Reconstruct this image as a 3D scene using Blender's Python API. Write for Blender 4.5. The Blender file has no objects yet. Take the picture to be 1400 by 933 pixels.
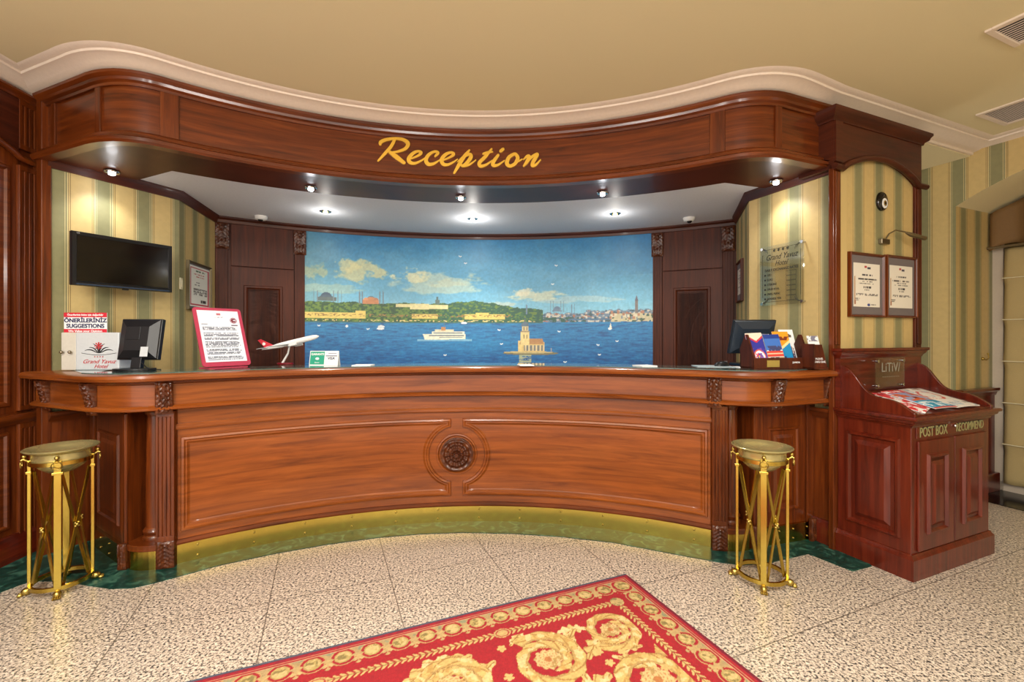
import bpy, math, random
import numpy as np
from mathutils import Matrix, Vector
from mathutils.geometry import tessellate_polygon
random.seed(7)
S = bpy.context.scene
COL = S.collection
R = math.radians

# ------------------------------------------------------------------ camera, world, exposure
F = 615.0; HZ = 461.0; EYE = 1.35          # focal length and horizon in photo pixels (1400 wide), eye height in metres
cam = bpy.data.objects.new('camera', bpy.data.cameras.new('camera')); COL.objects.link(cam)
cam.location = (0, 0, EYE); cam.rotation_euler = (R(90), 0, 0)
cam.data.sensor_width = 36; cam.data.lens = F / 1400 * 36; cam.data.shift_y = -(466.5 - HZ) / 1400
cam.data.clip_start = .02
S.camera = cam
S.view_settings.view_transform = 'Standard'; S.view_settings.look = 'None'
S.view_settings.gamma = 1; S.view_settings.use_curve_mapping = False
S.view_settings.exposure = 0.16
W = bpy.data.worlds.new('world'); S.world = W; W.use_nodes = True
W.node_tree.nodes['Background'].inputs[0].default_value = (1.0, .95, .88, 1)
W.node_tree.nodes['Background'].inputs[1].default_value = 1.7

def lamp(name, kind, loc, energy, color=(1, .93, .82), size=.1, rot=(0, 0, 0), spot=None, blend=.6):
    d = bpy.data.lights.new(name, kind); d.energy = energy; d.color = color
    if kind == 'AREA': d.shape = 'DISK'; d.size = size
    else: d.shadow_soft_size = size
    if spot: d.spot_size = R(spot); d.spot_blend = blend
    o = bpy.data.objects.new(name, d); o.location = loc; o.rotation_euler = rot; COL.objects.link(o)
    return o
# added fill lights, out of view overhead, that brighten the room
for i, (x, y, e) in enumerate([(-1.6, .2, 55), (.9, .3, 55), (-.4, -1.4, 60), (2.2, -.6, 40), (-2.3, -1.8, 40)]):
    lamp('fill_area_light', 'AREA', (x, y, 2.90), e, (1, .96, .91), .45)
for i, (x, y, e) in enumerate([(-1.3, -.9, 75), (.9, -.9, 66), (.1, -2.2, 60), (-2.4, .4, 22)]):   # unseen point lights added to brighten the ceiling and the room
    lamp('fill_point_light', 'POINT', (x, y, 2.25), e, (1, .96, .90), .18)

# ------------------------------------------------------------------ frames
TH = R(3.72); Cx, Cy = -.204, .4195        # the counter's circle: centre and turn
RM = Matrix.Translation((Cx, Cy, 0)) @ Matrix.Rotation(TH, 4, 'Z')
TR = R(22.68); c2, s2 = math.cos(TR), math.sin(TR)
RR = Matrix.Rotation(TR, 4, 'Z')           # the room's axes: a to the right, b away
def lw(u, w, z=0): return RM @ Vector((u, w, z))
def rf(a, b, z=0): return RR @ Vector((a, b, z))
def hit(px, py, P, D):                     # where the sight line of a photo pixel meets the upright plane through P along D
    k = (px - 700) / F
    t = (k * P[1] - P[0]) / (D[0] - k * D[1])
    y = P[1] + t * D[1]
    return Vector((P[0] + t * D[0], y, EYE + (HZ - py) / F * y))
def lev(px, py, z):                        # where it meets the level plane z
    d = (z - EYE) * F / (HZ - py)
    return Vector(((px - 700) / F * d, d, z))

# ------------------------------------------------------------------ materials
def lin(c): 
    return tuple(((v / 255) / 12.92 if v / 255 <= .04045 else ((v / 255 + .055) / 1.055) ** 2.4) for v in c) + (1,)
MATS = {}
def newmat(name):
    m = bpy.data.materials.new(name); m.use_nodes = True; MATS[name] = m
    nt = m.node_tree; return m, nt, nt.nodes['Principled BSDF']
def plain(name, c, rough=.5, metal=0, coat=0, trans=0, emit=0, bump=0, bscale=60, ior=1.45):
    m, nt, b = newmat(name)
    b.inputs['Base Color'].default_value = lin(c); b.inputs['Roughness'].default_value = rough
    b.inputs['Metallic'].default_value = metal; b.inputs['Coat Weight'].default_value = coat
    b.inputs['Coat Roughness'].default_value = .08
    b.inputs['Transmission Weight'].default_value = trans; b.inputs['IOR'].default_value = ior
    if emit: b.inputs['Emission Color'].default_value = lin(c); b.inputs['Emission Strength'].default_value = emit
    n = nt.nodes.new('ShaderNodeTexNoise'); n.inputs['Scale'].default_value = bscale
    tc = nt.nodes.new('ShaderNodeTexCoord'); nt.links.new(tc.outputs['Object'], n.inputs['Vector'])
    if not trans and not emit:
        mx = nt.nodes.new('ShaderNodeMix'); mx.data_type = 'RGBA'; mx.blend_type = 'MULTIPLY'
        mx.inputs['Factor'].default_value = .12
        mx.inputs[6].default_value = lin(c); nt.links.new(n.outputs['Fac'], mx.inputs[7]); nt.links.new(mx.outputs[2], b.inputs['Base Color'])
    if bump:
        bp = nt.nodes.new('ShaderNodeBump'); bp.inputs['Strength'].default_value = bump; bp.inputs['Distance'].default_value = .004
        nt.links.new(n.outputs['Fac'], bp.inputs['Height']); nt.links.new(bp.outputs[0], b.inputs['Normal'])
    return m
def wood(name, dark, mid, light, sc, rough=.3, coat=.35):
    m, nt, b = newmat(name); N = nt.nodes; L = nt.links
    tc = N.new('ShaderNodeTexCoord'); mp = N.new('ShaderNodeMapping'); mp.inputs['Scale'].default_value = sc
    L.new(tc.outputs['Object'], mp.inputs['Vector'])
    n = N.new('ShaderNodeTexNoise'); n.inputs['Scale'].default_value = 1.6; n.inputs['Detail'].default_value = 9
    n.inputs['Roughness'].default_value = .62; n.inputs['Distortion'].default_value = .5
    L.new(mp.outputs[0], n.inputs['Vector'])
    r = N.new('ShaderNodeValToRGB'); e = r.color_ramp.elements
    e[0].position = .28; e[0].color = lin(dark); e[1].position = .75; e[1].color = lin(light)
    k = e.new(.52); k.color = lin(mid)
    L.new(n.outputs['Fac'], r.inputs[0])
    n2 = N.new('ShaderNodeTexNoise'); n2.inputs['Scale'].default_value = 1.3; n2.inputs['Detail'].default_value = 3
    L.new(tc.outputs['Object'], n2.inputs['Vector'])
    mr = N.new('ShaderNodeMapRange'); mr.inputs['To Min'].default_value = .78; mr.inputs['To Max'].default_value = 1.18
    L.new(n2.outputs['Fac'], mr.inputs['Value'])
    mx = N.new('ShaderNodeMix'); mx.data_type = 'RGBA'; mx.blend_type = 'MULTIPLY'; mx.inputs['Factor'].default_value = 1
    L.new(r.outputs[0], mx.inputs[6]); L.new(mr.outputs[0], mx.inputs[7])
    L.new(mx.outputs[2], b.inputs['Base Color'])
    b.inputs['Roughness'].default_value = rough; b.inputs['Coat Weight'].default_value = coat; b.inputs['Coat Roughness'].default_value = .12
    b.inputs['Specular IOR Level'].default_value = .3
    bp = N.new('ShaderNodeBump'); bp.inputs['Strength'].default_value = .06; bp.inputs['Distance'].default_value = .003
    L.new(n.outputs['Fac'], bp.inputs['Height']); L.new(bp.outputs[0], b.inputs['Normal'])
    return m
D_, M_, L_ = (60, 24, 7), (98, 43, 12), (122, 60, 20)
WH = wood('mahogany_level_grain', D_, M_, L_, (1.3, 1.3, 22))
WV = wood('mahogany_upright_grain', D_, M_, L_, (22, 22, 1.3))
WP = wood('mahogany_counter_panel', (94, 43, 13), (132, 67, 22), (154, 83, 31), (1.3, 1.3, 20), .3)
WR = wood('red_mahogany', (58, 16, 8), (90, 28, 13), (108, 40, 20), (20, 20, 1.2), .28, .5)
WRH = wood('red_mahogany_level', (58, 16, 8), (90, 28, 13), (108, 40, 20), (1.2, 1.2, 20), .28, .5)
WD = wood('dark_mahogany', (48, 17, 5), (78, 31, 10), (94, 42, 16), (18, 18, 1.2), .5, .0)
WDH = wood('dark_mahogany_level', (48, 19, 10), (74, 31, 16), (92, 42, 23), (1.2, 1.2, 18), .4, .1)
WC = wood('carved_mahogany', (48, 20, 8), (78, 36, 15), (112, 60, 28), (14, 14, 14), .3, .4)
CEIL = plain('cream_ceiling_paint', (232, 221, 180), .7, bump=.05, bscale=300)
CORN = plain('warm_white_plaster', (236, 222, 206), .5)
WHITEC = plain('white_ceiling_paint', (226, 230, 240), .6)
BRASS = plain('polished_brass', (200, 174, 82), .22, 1, bump=.04, bscale=25)
BRASSD = plain('worn_brass', (190, 166, 90), .3, 1, bump=.08, bscale=40)
GOLD = plain('gold_lettering', (238, 190, 72), .35, .6)
BLACK = plain('black_plastic', (22, 23, 26), .35)
BLACKG = plain('black_screen', (6, 6, 8), .12, coat=.4)
CHROME = plain('chrome', (205, 205, 205), .15, 1)
NICKEL = plain('brushed_nickel', (150, 140, 120), .35, 1)
WHITE = plain('white_plastic', (232, 232, 230), .4)
PAPER = plain('white_paper', (236, 238, 240), .6)
RED = plain('red_plastic', (204, 44, 60), .4)
CRIM = plain('crimson_board', (186, 62, 88), .35)
NAVY = plain('navy_ink', (30, 42, 86), .5)
REDINK = plain('red_ink', (196, 40, 46), .5)
BLKINK = plain('black_ink', (30, 30, 34), .5)
GREENINK = plain('green_print', (30, 160, 128), .5)
SILVERBOX = plain('pale_grey_metal', (206, 212, 216), .35, .1)
GREY = plain('grey_mount', (112, 104, 104), .6)
GLOW = plain('lit_lamp', (240, 246, 255), .4, emit=14)
GLOWY = plain('lit_warm_lamp', (255, 236, 120), .4, emit=10)
IVORY = plain('ivory_plastic', (232, 224, 190), .4)
BLKM = plain('black_marble', (18, 18, 20), .15, bump=.0)
LETT = plain('pale_gold_lettering', (158, 152, 104), .4, .3)
PATINA = plain('patinated_brass', (206, 196, 138), .26, .72, bump=.1, bscale=30)
CURT = plain('beige_sheer_fabric', (176, 156, 108), .8, bump=.3, bscale=160)
VAL = plain('brown_valance_fabric', (120, 90, 52), .75, bump=.3, bscale=120)
CASE = plain('pale_window_casing', (196, 182, 164), .5)
def glassmat(name, c, rough=.03, alpha=.25, col=(200, 220, 210)):
    m, nt, b = newmat(name); N = nt.nodes; L = nt.links
    t = N.new('ShaderNodeBsdfTransparent'); t.inputs[0].default_value = lin(col)
    g = N.new('ShaderNodeBsdfGlossy'); g.inputs['Roughness'].default_value = rough; g.inputs[0].default_value = lin(c)
    fr = N.new('ShaderNodeValue'); fr.outputs[0].default_value = .05
    ad = N.new('ShaderNodeMath'); ad.operation = 'ADD'; ad.inputs[1].default_value = alpha
    L.new(fr.outputs[0], ad.inputs[0]); ad.use_clamp = True
    mx = N.new('ShaderNodeMixShader'); L.new(ad.outputs[0], mx.inputs[0]); L.new(t.outputs[0], mx.inputs[1]); L.new(g.outputs[0], mx.inputs[2])
    L.new(mx.outputs[0], N['Material Output'].inputs['Surface'])
    return m
ACRYL = glassmat('clear_acrylic', (235, 240, 235), .03, .07, (250, 251, 249))
TOPG = plain('green_tinted_glass', (70, 96, 90), .04, 0, coat=.6)

def wallpaper(name, mul=1.0):
    m, nt, b = newmat(name); N = nt.nodes; L = nt.links
    uv = N.new('ShaderNodeUVMap'); sp = N.new('ShaderNodeSeparateXYZ'); L.new(uv.outputs[0], sp.inputs[0])
    dv = N.new('ShaderNodeMath'); dv.operation = 'DIVIDE'; dv.inputs[1].default_value = .235; L.new(sp.outputs[0], dv.inputs[0])
    fr = N.new('ShaderNodeMath'); fr.operation = 'FRACT'; L.new(dv.outputs[0], fr.inputs[0])
    r = N.new('ShaderNodeValToRGB'); r.color_ramp.interpolation = 'CONSTANT'
    Y, G, DL, CL = (196, 171, 114), (134, 130, 92), (126, 108, 66), (208, 190, 138)
    st = [(0, Y), (.36, DL), (.375, Y), (.40, DL), (.415, CL), (.44, G), (.47, CL), (.48, G), (.78, CL), (.79, G), (.83, CL), (.85, DL), (.865, Y), (.89, DL), (.905, Y)]
    e = r.color_ramp.elements
    e[0].position = 0; e[0].color = lin(st[0][1]); e[1].position = st[1][0]; e[1].color = lin(st[1][1])
    for p, c in st[2:]:
        k = e.new(p); k.color = lin(c)
    L.new(fr.outputs[0], r.inputs[0])
    n = N.new('ShaderNodeTexNoise'); n.inputs['Scale'].default_value = 26; n.inputs['Detail'].default_value = 8; L.new(uv.outputs[0], n.inputs['Vector'])
    mr = N.new('ShaderNodeMapRange'); mr.inputs['To Min'].default_value = .86 * mul; mr.inputs['To Max'].default_value = 1.1 * mul; L.new(n.outputs['Fac'], mr.inputs['Value'])
    mx = N.new('ShaderNodeMix'); mx.data_type = 'RGBA'; mx.blend_type = 'MULTIPLY'; mx.inputs['Factor'].default_value = 1
    L.new(r.outputs[0], mx.inputs[6]); L.new(mr.outputs[0], mx.inputs[7]); L.new(mx.outputs[2], b.inputs['Base Color'])
    b.inputs['Roughness'].default_value = .45
    return m
WALLP = wallpaper('striped_wallpaper')

def granite():
    m, nt, b = newmat('speckled_granite_tiles'); N = nt.nodes; L = nt.links
    g = N.new('ShaderNodeNewGeometry')
    n1 = N.new('ShaderNodeTexNoise'); n1.inputs['Scale'].default_value = 88; n1.inputs['Detail'].default_value = 3; n1.inputs['Roughness'].default_value = .7
    L.new(g.outputs['Position'], n1.inputs['Vector'])
    r1 = N.new('ShaderNodeValToRGB'); e = r1.color_ramp.elements
    e[0].position = .385; e[0].color = lin((46, 46, 46)); e[1].position = .72; e[1].color = lin((228, 218, 204))
    for p, c in ((.43, (84, 82, 80)), (.465, (176, 162, 146)), (.54, (208, 192, 172))):
        k = e.new(p); k.color = lin(c)
    L.new(n1.outputs['Fac'], r1.inputs[0])
    n2 = N.new('ShaderNodeTexVoronoi'); n2.inputs['Scale'].default_value = 120; L.new(g.outputs['Position'], n2.inputs['Vector'])
    sc = N.new('ShaderNodeSeparateColor'); L.new(n2.outputs['Color'], sc.inputs[0])
    mr = N.new('ShaderNodeMapRange'); mr.inputs['To Min'].default_value = .74; mr.inputs['To Max'].default_value = 1.1; L.new(sc.outputs[0], mr.inputs['Value'])
    mx = N.new('ShaderNodeMix'); mx.data_type = 'RGBA'; mx.blend_type = 'MULTIPLY'; mx.inputs['Factor'].default_value = 1
    L.new(r1.outputs[0], mx.inputs[6]); L.new(mr.outputs[0], mx.inputs[7])
    # joints every 0.6 m on the room's axes
    mp = N.new('ShaderNodeMapping'); mp.vector_type = 'TEXTURE'; mp.inputs['Rotation'].default_value = (0, 0, TR); L.new(g.outputs['Position'], mp.inputs['Vector'])
    sp = N.new('ShaderNodeSeparateXYZ'); L.new(mp.outputs[0], sp.inputs[0])
    outs = []
    for ax, off in ((0, .26), (1, -1.386 + 3)):
        a = N.new('ShaderNodeMath'); a.operation = 'ADD'; a.inputs[1].default_value = off + 6; L.new(sp.outputs[ax], a.inputs[0])
        d = N.new('ShaderNodeMath'); d.operation = 'DIVIDE'; d.inputs[1].default_value = .6; L.new(a.outputs[0], d.inputs[0])
        f = N.new('ShaderNodeMath'); f.operation = 'FRACT'; L.new(d.outputs[0], f.inputs[0])
        q = N.new('ShaderNodeMath'); q.operation = 'LESS_THAN'; q.inputs[1].default_value = .009; L.new(f.outputs[0], q.inputs[0])
        outs.append(q)
    mxm = N.new('ShaderNodeMath'); mxm.operation = 'MAXIMUM'; L.new(outs[0].outputs[0], mxm.inputs[0]); L.new(outs[1].outputs[0], mxm.inputs[1])
    sca = N.new('ShaderNodeMath'); sca.operation = 'MULTIPLY'; sca.inputs[1].default_value = .75; L.new(mxm.outputs[0], sca.inputs[0])
    mj = N.new('ShaderNodeMix'); mj.data_type = 'RGBA'; mj.inputs[7].default_value = lin((70, 60, 50))
    L.new(sca.outputs[0], mj.inputs['Factor']); L.new(mx.outputs[2], mj.inputs[6])
    L.new(mj.outputs[2], b.inputs['Base Color']); b.inputs['Roughness'].default_value = .28
    return m
GRAN = granite()
def marble():
    m, nt, b = newmat('green_marble'); N = nt.nodes; L = nt.links
    g = N.new('ShaderNodeNewGeometry'); n = N.new('ShaderNodeTexNoise'); n.inputs['Scale'].default_value = 9; n.inputs['Detail'].default_value = 10; n.inputs['Distortion'].default_value = 2.2
    L.new(g.outputs['Position'], n.inputs['Vector']); r = N.new('ShaderNodeValToRGB'); e = r.color_ramp.elements
    e[0].position = .35; e[0].color = lin((12, 44, 36)); e[1].position = .68; e[1].color = lin((66, 108, 92)); k = e.new(.54); k.color = lin((20, 62, 54))
    L.new(n.outputs['Fac'], r.inputs[0]); L.new(r.outputs[0], b.inputs['Base Color']); b.inputs['Roughness'].default_value = .3; b.inputs['Specular IOR Level'].default_value = .22
    return m
MARB = marble()
def vcol(name, rough=.6, bump=0, coat=0):
    m, nt, b = newmat(name); a = nt.nodes.new('ShaderNodeVertexColor'); a.layer_name = 'Col'
    nt.links.new(a.outputs[0], b.inputs['Base Color']); b.inputs['Roughness'].default_value = rough; b.inputs['Coat Weight'].default_value = coat
    if bump:
        n = nt.nodes.new('ShaderNodeTexNoise'); n.inputs['Scale'].default_value = 400; g = nt.nodes.new('ShaderNodeNewGeometry'); nt.links.new(g.outputs['Position'], n.inputs['Vector'])
        bp = nt.nodes.new('ShaderNodeBump'); bp.inputs['Strength'].default_value = bump; bp.inputs['Distance'].default_value = .004
        nt.links.new(n.outputs['Fac'], bp.inputs['Height']); nt.links.new(bp.outputs[0], b.inputs['Normal'])
    return m
PAINT = vcol('painted_mural', .38, .05)
PRINT = vcol('printed_paper', .4)
WOVEN = vcol('woven_carpet', .9, .5)

# ------------------------------------------------------------------ mesh building (everything is written in world metres)
ROOTM = {}
def tag(o, label=None, cat=None, group=None, kind=None):
    if label: o['label'] = label
    if cat: o['category'] = cat
    if group: o['group'] = group
    if kind: o['kind'] = kind
    return o
def thing(name, label, cat, M, group=None):
    if not isinstance(M, Matrix): M = Matrix.Translation(M)
    o = bpy.data.objects.new(name, None); COL.objects.link(o); o.matrix_world = M; o.empty_display_size = .05
    ROOTM[o.name] = M.copy(); tag(o, label, cat, group); return o
class MB:
    def __init__(s, M=None): s.v = []; s.f = []; s.uv = {}; s.M = M or Matrix()
    def at(s, M): s.M = M; return s
    def vert(s, p): s.v.append(s.M @ Vector(p)); return len(s.v) - 1
    def face(s, idx, uv=None):
        if uv: s.uv[len(s.f)] = uv
        s.f.append(tuple(idx))
    def box(s, x0, x1, y0, y1, z0, z1):
        i = [s.vert(p) for p in ((x0, y0, z0), (x1, y0, z0), (x1, y1, z0), (x0, y1, z0), (x0, y0, z1), (x1, y0, z1), (x1, y1, z1), (x0, y1, z1))]
        for q in ((0, 3, 2, 1), (4, 5, 6, 7), (0, 1, 5, 4), (1, 2, 6, 5), (2, 3, 7, 6), (3, 0, 4, 7)): s.face([i[k] for k in q])
        return s
    def prism(s, poly, z0, z1):             # poly in xy, level
        n = len(poly); a = [s.vert((p[0], p[1], z0)) for p in poly]; b = [s.vert((p[0], p[1], z1)) for p in poly]
        for t in tessellate_polygon([[Vector((p[0], p[1], 0)) for p in poly]]):
            A, B, Cc = (poly[k] for k in t)
            cr = (B[0] - A[0]) * (Cc[1] - A[1]) - (B[1] - A[1]) * (Cc[0] - A[0])
            t = t if cr > 0 else (t[0], t[2], t[1])
            s.face([b[k] for k in t]); s.face([a[k] for k in reversed(t)])
        ar = sum(poly[i][0] * poly[(i + 1) % n][1] - poly[(i + 1) % n][0] * poly[i][1] for i in range(n))
        for i in range(n):
            j = (i + 1) % n
            s.face((a[i], a[j], b[j], b[i]) if ar > 0 else (a[j], a[i], b[i], b[j]))
        return s
    def plate(s, poly, y0, y1):             # poly in xz, extruded along y
        M = s.M; s.M = M @ Matrix(((1, 0, 0, 0), (0, 0, -1, 0), (0, 1, 0, 0), (0, 0, 0, 1)))
        s.prism(poly, -y1, -y0); s.M = M; return s
    def sweep(s, path, prof, cap=True, closed=True, loop=False):   # path: xy points; prof: (outward, z); outward = right-hand side of the path
        n = len(path); rows = []
        for i in range(n):
            p = Vector(path[i][:2])
            if loop: a, b = Vector(path[i - 1][:2]), Vector(path[(i + 1) % n][:2])
            else: a, b = Vector(path[max(i - 1, 0)][:2]), Vector(path[min(i + 1, n - 1)][:2])
            d1 = (p - a).normalized() if (p - a).length > 1e-9 else (b - p).normalized()
            d2 = (b - p).normalized() if (b - p).length > 1e-9 else d1
            n1 = Vector((d1.y, -d1.x)); n2 = Vector((d2.y, -d2.x)); nn = (n1 + n2)
            nn = nn.normalized() / max(.35, nn.normalized().dot(n1))
            rows.append([s.vert((p.x + nn.x * o, p.y + nn.y * o, z)) for o, z in prof])
        m = len(prof)
        for i in range(n if loop else n - 1):
            A, B = rows[i], rows[(i + 1) % n]
            for k in range(m if closed else m - 1):
                q = (k + 1) % m; s.face((A[k], B[k], B[q], A[q]))
        if cap and closed and not loop:
            s.face(rows[0][::-1]); s.face(rows[-1])
        return s
    def lathe(s, prof, c=(0, 0, 0), n=28, fl=None):               # prof: (r, z); fl(theta) scales r
        rows = []
        for r, z in prof:
            rows.append([s.vert((c[0] + r * (fl(2 * math.pi * k / n, r, z) if fl else 1) * math.cos(2 * math.pi * k / n), c[1] + r * (fl(2 * math.pi * k / n, r, z) if fl else 1) * math.sin(2 * math.pi * k / n), c[2] + z)) for k in range(n)])
        for i in range(len(rows) - 1):
            for k in range(n):
                q = (k + 1) % n; s.face((rows[i][k], rows[i][q], rows[i + 1][q], rows[i + 1][k]))
        if tuple(prof[0]) != tuple(prof[-1]): s.face(rows[0][::-1]); s.face(rows[-1])
        return s
    def tube(s, pts, r, n=8, closed=False, flat=1):
        P = [Vector(p) for p in pts]; rows = []; N = len(P); up = None
        for i in range(N):
            if closed: d = P[(i + 1) % N] - P[i - 1]
            else: d = P[min(i + 1, N - 1)] - P[max(i - 1, 0)]
            d.normalize()
            if up is None: up = Vector((0, 0, 1)) if abs(d.z) < .9 else Vector((1, 0, 0))
            a = d.cross(up).normalized(); b = a.cross(d).normalized(); up = b
            rr = r[i] if isinstance(r, (list, tuple)) else r
            rows.append([s.vert(P[i] + a * math.cos(2 * math.pi * k / n) * rr + b * math.sin(2 * math.pi * k / n) * rr * flat) for k in range(n)])
        for i in range(N if closed else N - 1):
            A, B = rows[i], rows[(i + 1) % N]
            for k in range(n):
                q = (k + 1) % n; s.face((A[k], A[q], B[q], B[k]))
        if not closed: s.face(rows[0][::-1]); s.face(rows[-1])
        return s
    def sphere(s, c, r, n=12, sq=(1, 1, 1)):
        rows = []
        m = max(4, n // 2)
        top = s.vert((c[0], c[1], c[2] + r * sq[2])); bot = s.vert((c[0], c[1], c[2] - r * sq[2]))
        for i in range(1, m):
            ph = math.pi * i / m
            rows.append([s.vert((c[0] + r * sq[0] * math.sin(ph) * math.cos(2 * math.pi * k / n), c[1] + r * sq[1] * math.sin(ph) * math.sin(2 * math.pi * k / n), c[2] + r * sq[2] * math.cos(ph))) for k in range(n)])
        for k in range(n):
            q = (k + 1) % n; s.face((top, rows[0][k], rows[0][q])); s.face((bot, rows[-1][q], rows[-1][k]))
            for i in range(len(rows) - 1): s.face((rows[i][k], rows[i + 1][k], rows[i + 1][q], rows[i][q]))
        return s
    def rings(s, f, outlines, cap=True):    # outlines: lists of (x, y, depth) with equal counts; f maps them to points
        rows = [[s.vert(f(*p)) for p in o] for o in outlines]; n = len(rows[0])
        for i in range(len(rows) - 1):
            for k in range(n):
                q = (k + 1) % n; s.face((rows[i][k], rows[i][q], rows[i + 1][q], rows[i + 1][k]))
        if cap: s.face(rows[-1])
        return s
    def build(s, name, mat, parent=None, smooth=None, bevel=0):
        me = bpy.data.meshes.new(name)
        if parent is not None: Mi = ROOTM[parent.name].inverted()
        else:
            n = len(s.v); xs = [v.x for v in s.v]; ys = [v.y for v in s.v]
            o0 = Vector(((min(xs) + max(xs)) / 2, (min(ys) + max(ys)) / 2, min(v.z for v in s.v)))
            Mi = Matrix.Translation(-o0)
        me.from_pydata([Mi @ v for v in s.v], [], s.f)
        if s.uv:
            ul = me.uv_layers.new(name='UVMap')
            for fi, uvs in s.uv.items():
                for li, q in zip(me.polygons[fi].loop_indices, uvs): ul.data[li].uv = q
        me.materials.append(mat)
        o = bpy.data.objects.new(name, me); COL.objects.link(o)
        if smooth:
            me.polygons.foreach_set('use_smooth', [True] * len(me.polygons)); me.set_sharp_from_angle(angle=R(smooth))
        if parent is not None: o.parent = parent; ROOTM[o.name] = ROOTM[parent.name]
        else: o.location = o0; ROOTM[o.name] = Matrix.Translation(o0)
        if bevel:
            b = o.modifiers.new('bevel', 'BEVEL'); b.width = bevel; b.segments = 2; b.limit_method = 'ANGLE'; b.angle_limit = R(40)
        return o
def struct(o): o['kind'] = 'structure'; return o
def rect_out(x0, x1, y0, y1, ins, d, nx=1, ny=1):
    x0 += ins; x1 -= ins; y0 += ins; y1 -= ins
    o = [(x0 + (x1 - x0) * i / nx, y0, d) for i in range(nx)] + [(x1, y0 + (y1 - y0) * i / ny, d) for i in range(ny)]
    o += [(x1 - (x1 - x0) * i / nx, y1, d) for i in range(nx)] + [(x0, y1 - (y1 - y0) * i / ny, d) for i in range(ny)]
    return o
def planar(M): return lambda x, y, d: M @ Vector((x, -d, y))       # x right, y up, d out of a face that looks down -y
def panel(mb, M, x0, x1, y0, y1, rings, cap=True):
    mm = mb.M; mb.M = Matrix(); f = planar(M)
    mb.rings(f, [rect_out(x0, x1, y0, y1, i, d) for i, d in rings], cap); mb.M = mm
    return mb
RAISED = [(0, 0), (.006, .014), (.018, .014), (.026, .002), (.045, .002), (.07, .012)]
def facing(p, ang):                        # frame at p whose x axis runs at angle ang, so that -y looks at the viewer
    return Matrix.Translation(p) @ Matrix.Rotation(ang, 4, 'Z')
def text(mb, body, size, M, align='CENTER', shear=0, offset=0, extrude=.0008, sx=1, spacing=1):
    cu = bpy.data.curves.new('t', 'FONT'); cu.body = body; cu.size = size; cu.align_x = align; cu.align_y = 'CENTER'
    cu.shear = shear; cu.offset = offset; cu.extrude = extrude; cu.resolution_u = 3; cu.space_character = spacing
    o = bpy.data.objects.new('t', cu); COL.objects.link(o); bpy.context.view_layer.update()
    me = bpy.data.meshes.new_from_object(o.evaluated_get(bpy.context.evaluated_depsgraph_get()))
    n = len(mb.v)
    for v in me.vertices: mb.v.append(M @ Vector((v.co.x * sx, -v.co.z, v.co.y)))
    for p in me.polygons: mb.f.append(tuple(n + k for k in p.vertices))
    bpy.data.objects.remove(o); bpy.data.curves.remove(cu); bpy.data.meshes.remove(me)
def linarr(a):
    a = np.clip(a, 0, 255) / 255.; return np.where(a <= .04045, a / 12.92, ((a + .055) / 1.055) ** 2.4)
def raster(name, img, fmap, mat, parent=None, thick=.002, rim=None):
    """img: rows (top first) x cols x 3, sRGB; fmap(s, t, d) with s, t in 0..1 (t up) and depth d outward -> point"""
    h, w = img.shape[:2]; ss = np.linspace(0, 1, w); tt = np.linspace(1, 0, h)
    vs = []
    for t in tt: vs += [fmap(s_, t, thick) for s_ in ss]
    fs = []
    idx = np.arange(w * h).reshape(h, w)
    q = np.stack([idx[1:, :-1], idx[1:, 1:], idx[:-1, 1:], idx[:-1, :-1]], -1).reshape(-1, 4).tolist(); fs += q
    # rim and back
    ring = list(idx[0, :]) + list(idx[1:, -1]) + list(idx[-1, -2::-1]) + list(idx[-2:0:-1, 0]); n0 = len(vs)
    st = [(ss[k % w], tt[k // w]) for k in ring]
    vs += [fmap(a, b, 0) for a, b in st]
    m = len(ring)
    for i in range(m): fs.append((ring[i], ring[(i + 1) % m], n0 + (i + 1) % m, n0 + i))
    if m < 1200: fs.append(tuple(n0 + i for i in range(m)))
    if parent is not None: Mi = ROOTM[parent.name].inverted(); o0 = None
    else: o0 = Vector(fmap(.5, 0, 0)); Mi = Matrix.Translation(-o0)
    me = bpy.data.meshes.new(name); me.from_pydata([tuple(Mi @ Vector(v)) for v in vs], [], fs)
    ca = me.color_attributes.new('Col', 'FLOAT_COLOR', 'POINT')
    c = np.ones((len(vs), 4), np.float32); c[:w * h, :3] = linarr(img.reshape(-1, 3)); rc = linarr(np.array(rim or (225, 222, 215), float))
    c[w * h:, :3] = rc; ca.data.foreach_set('color', c.ravel())
    me.materials.append(mat); o = bpy.data.objects.new(name, me); COL.objects.link(o)
    if parent is not None: o.parent = parent; ROOTM[o.name] = ROOTM[parent.name]
    else: o.location = o0; ROOTM[o.name] = Matrix.Translation(o0)
    return o
def vnoise(x, y, seed=0):
    def h(i, j):
        n = (i * 374761393 + j * 668265263 + seed * 974711) & 0x7fffffff
        n = ((n ^ (n >> 13)) * 1274126177) & 0x7fffffff
        return ((n ^ (n >> 16)) & 0xffff) / 65535.
    xi = np.floor(x).astype(np.int64); yi = np.floor(y).astype(np.int64); fx = x - xi; fy = y - yi
    fx = fx * fx * (3 - 2 * fx); fy = fy * fy * (3 - 2 * fy)
    return (h(xi, yi) * (1 - fx) + h(xi + 1, yi) * fx) * (1 - fy) + (h(xi, yi + 1) * (1 - fx) + h(xi + 1, yi + 1) * fx) * fy
def fbm(x, y, seed=0, oc=4):
    a = 0; k = .5; t = 0
    for i in range(oc): a = a + k * vnoise(x * 2 ** i, y * 2 ** i, seed + i); t += k; k *= .5
    return a / t

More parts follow.
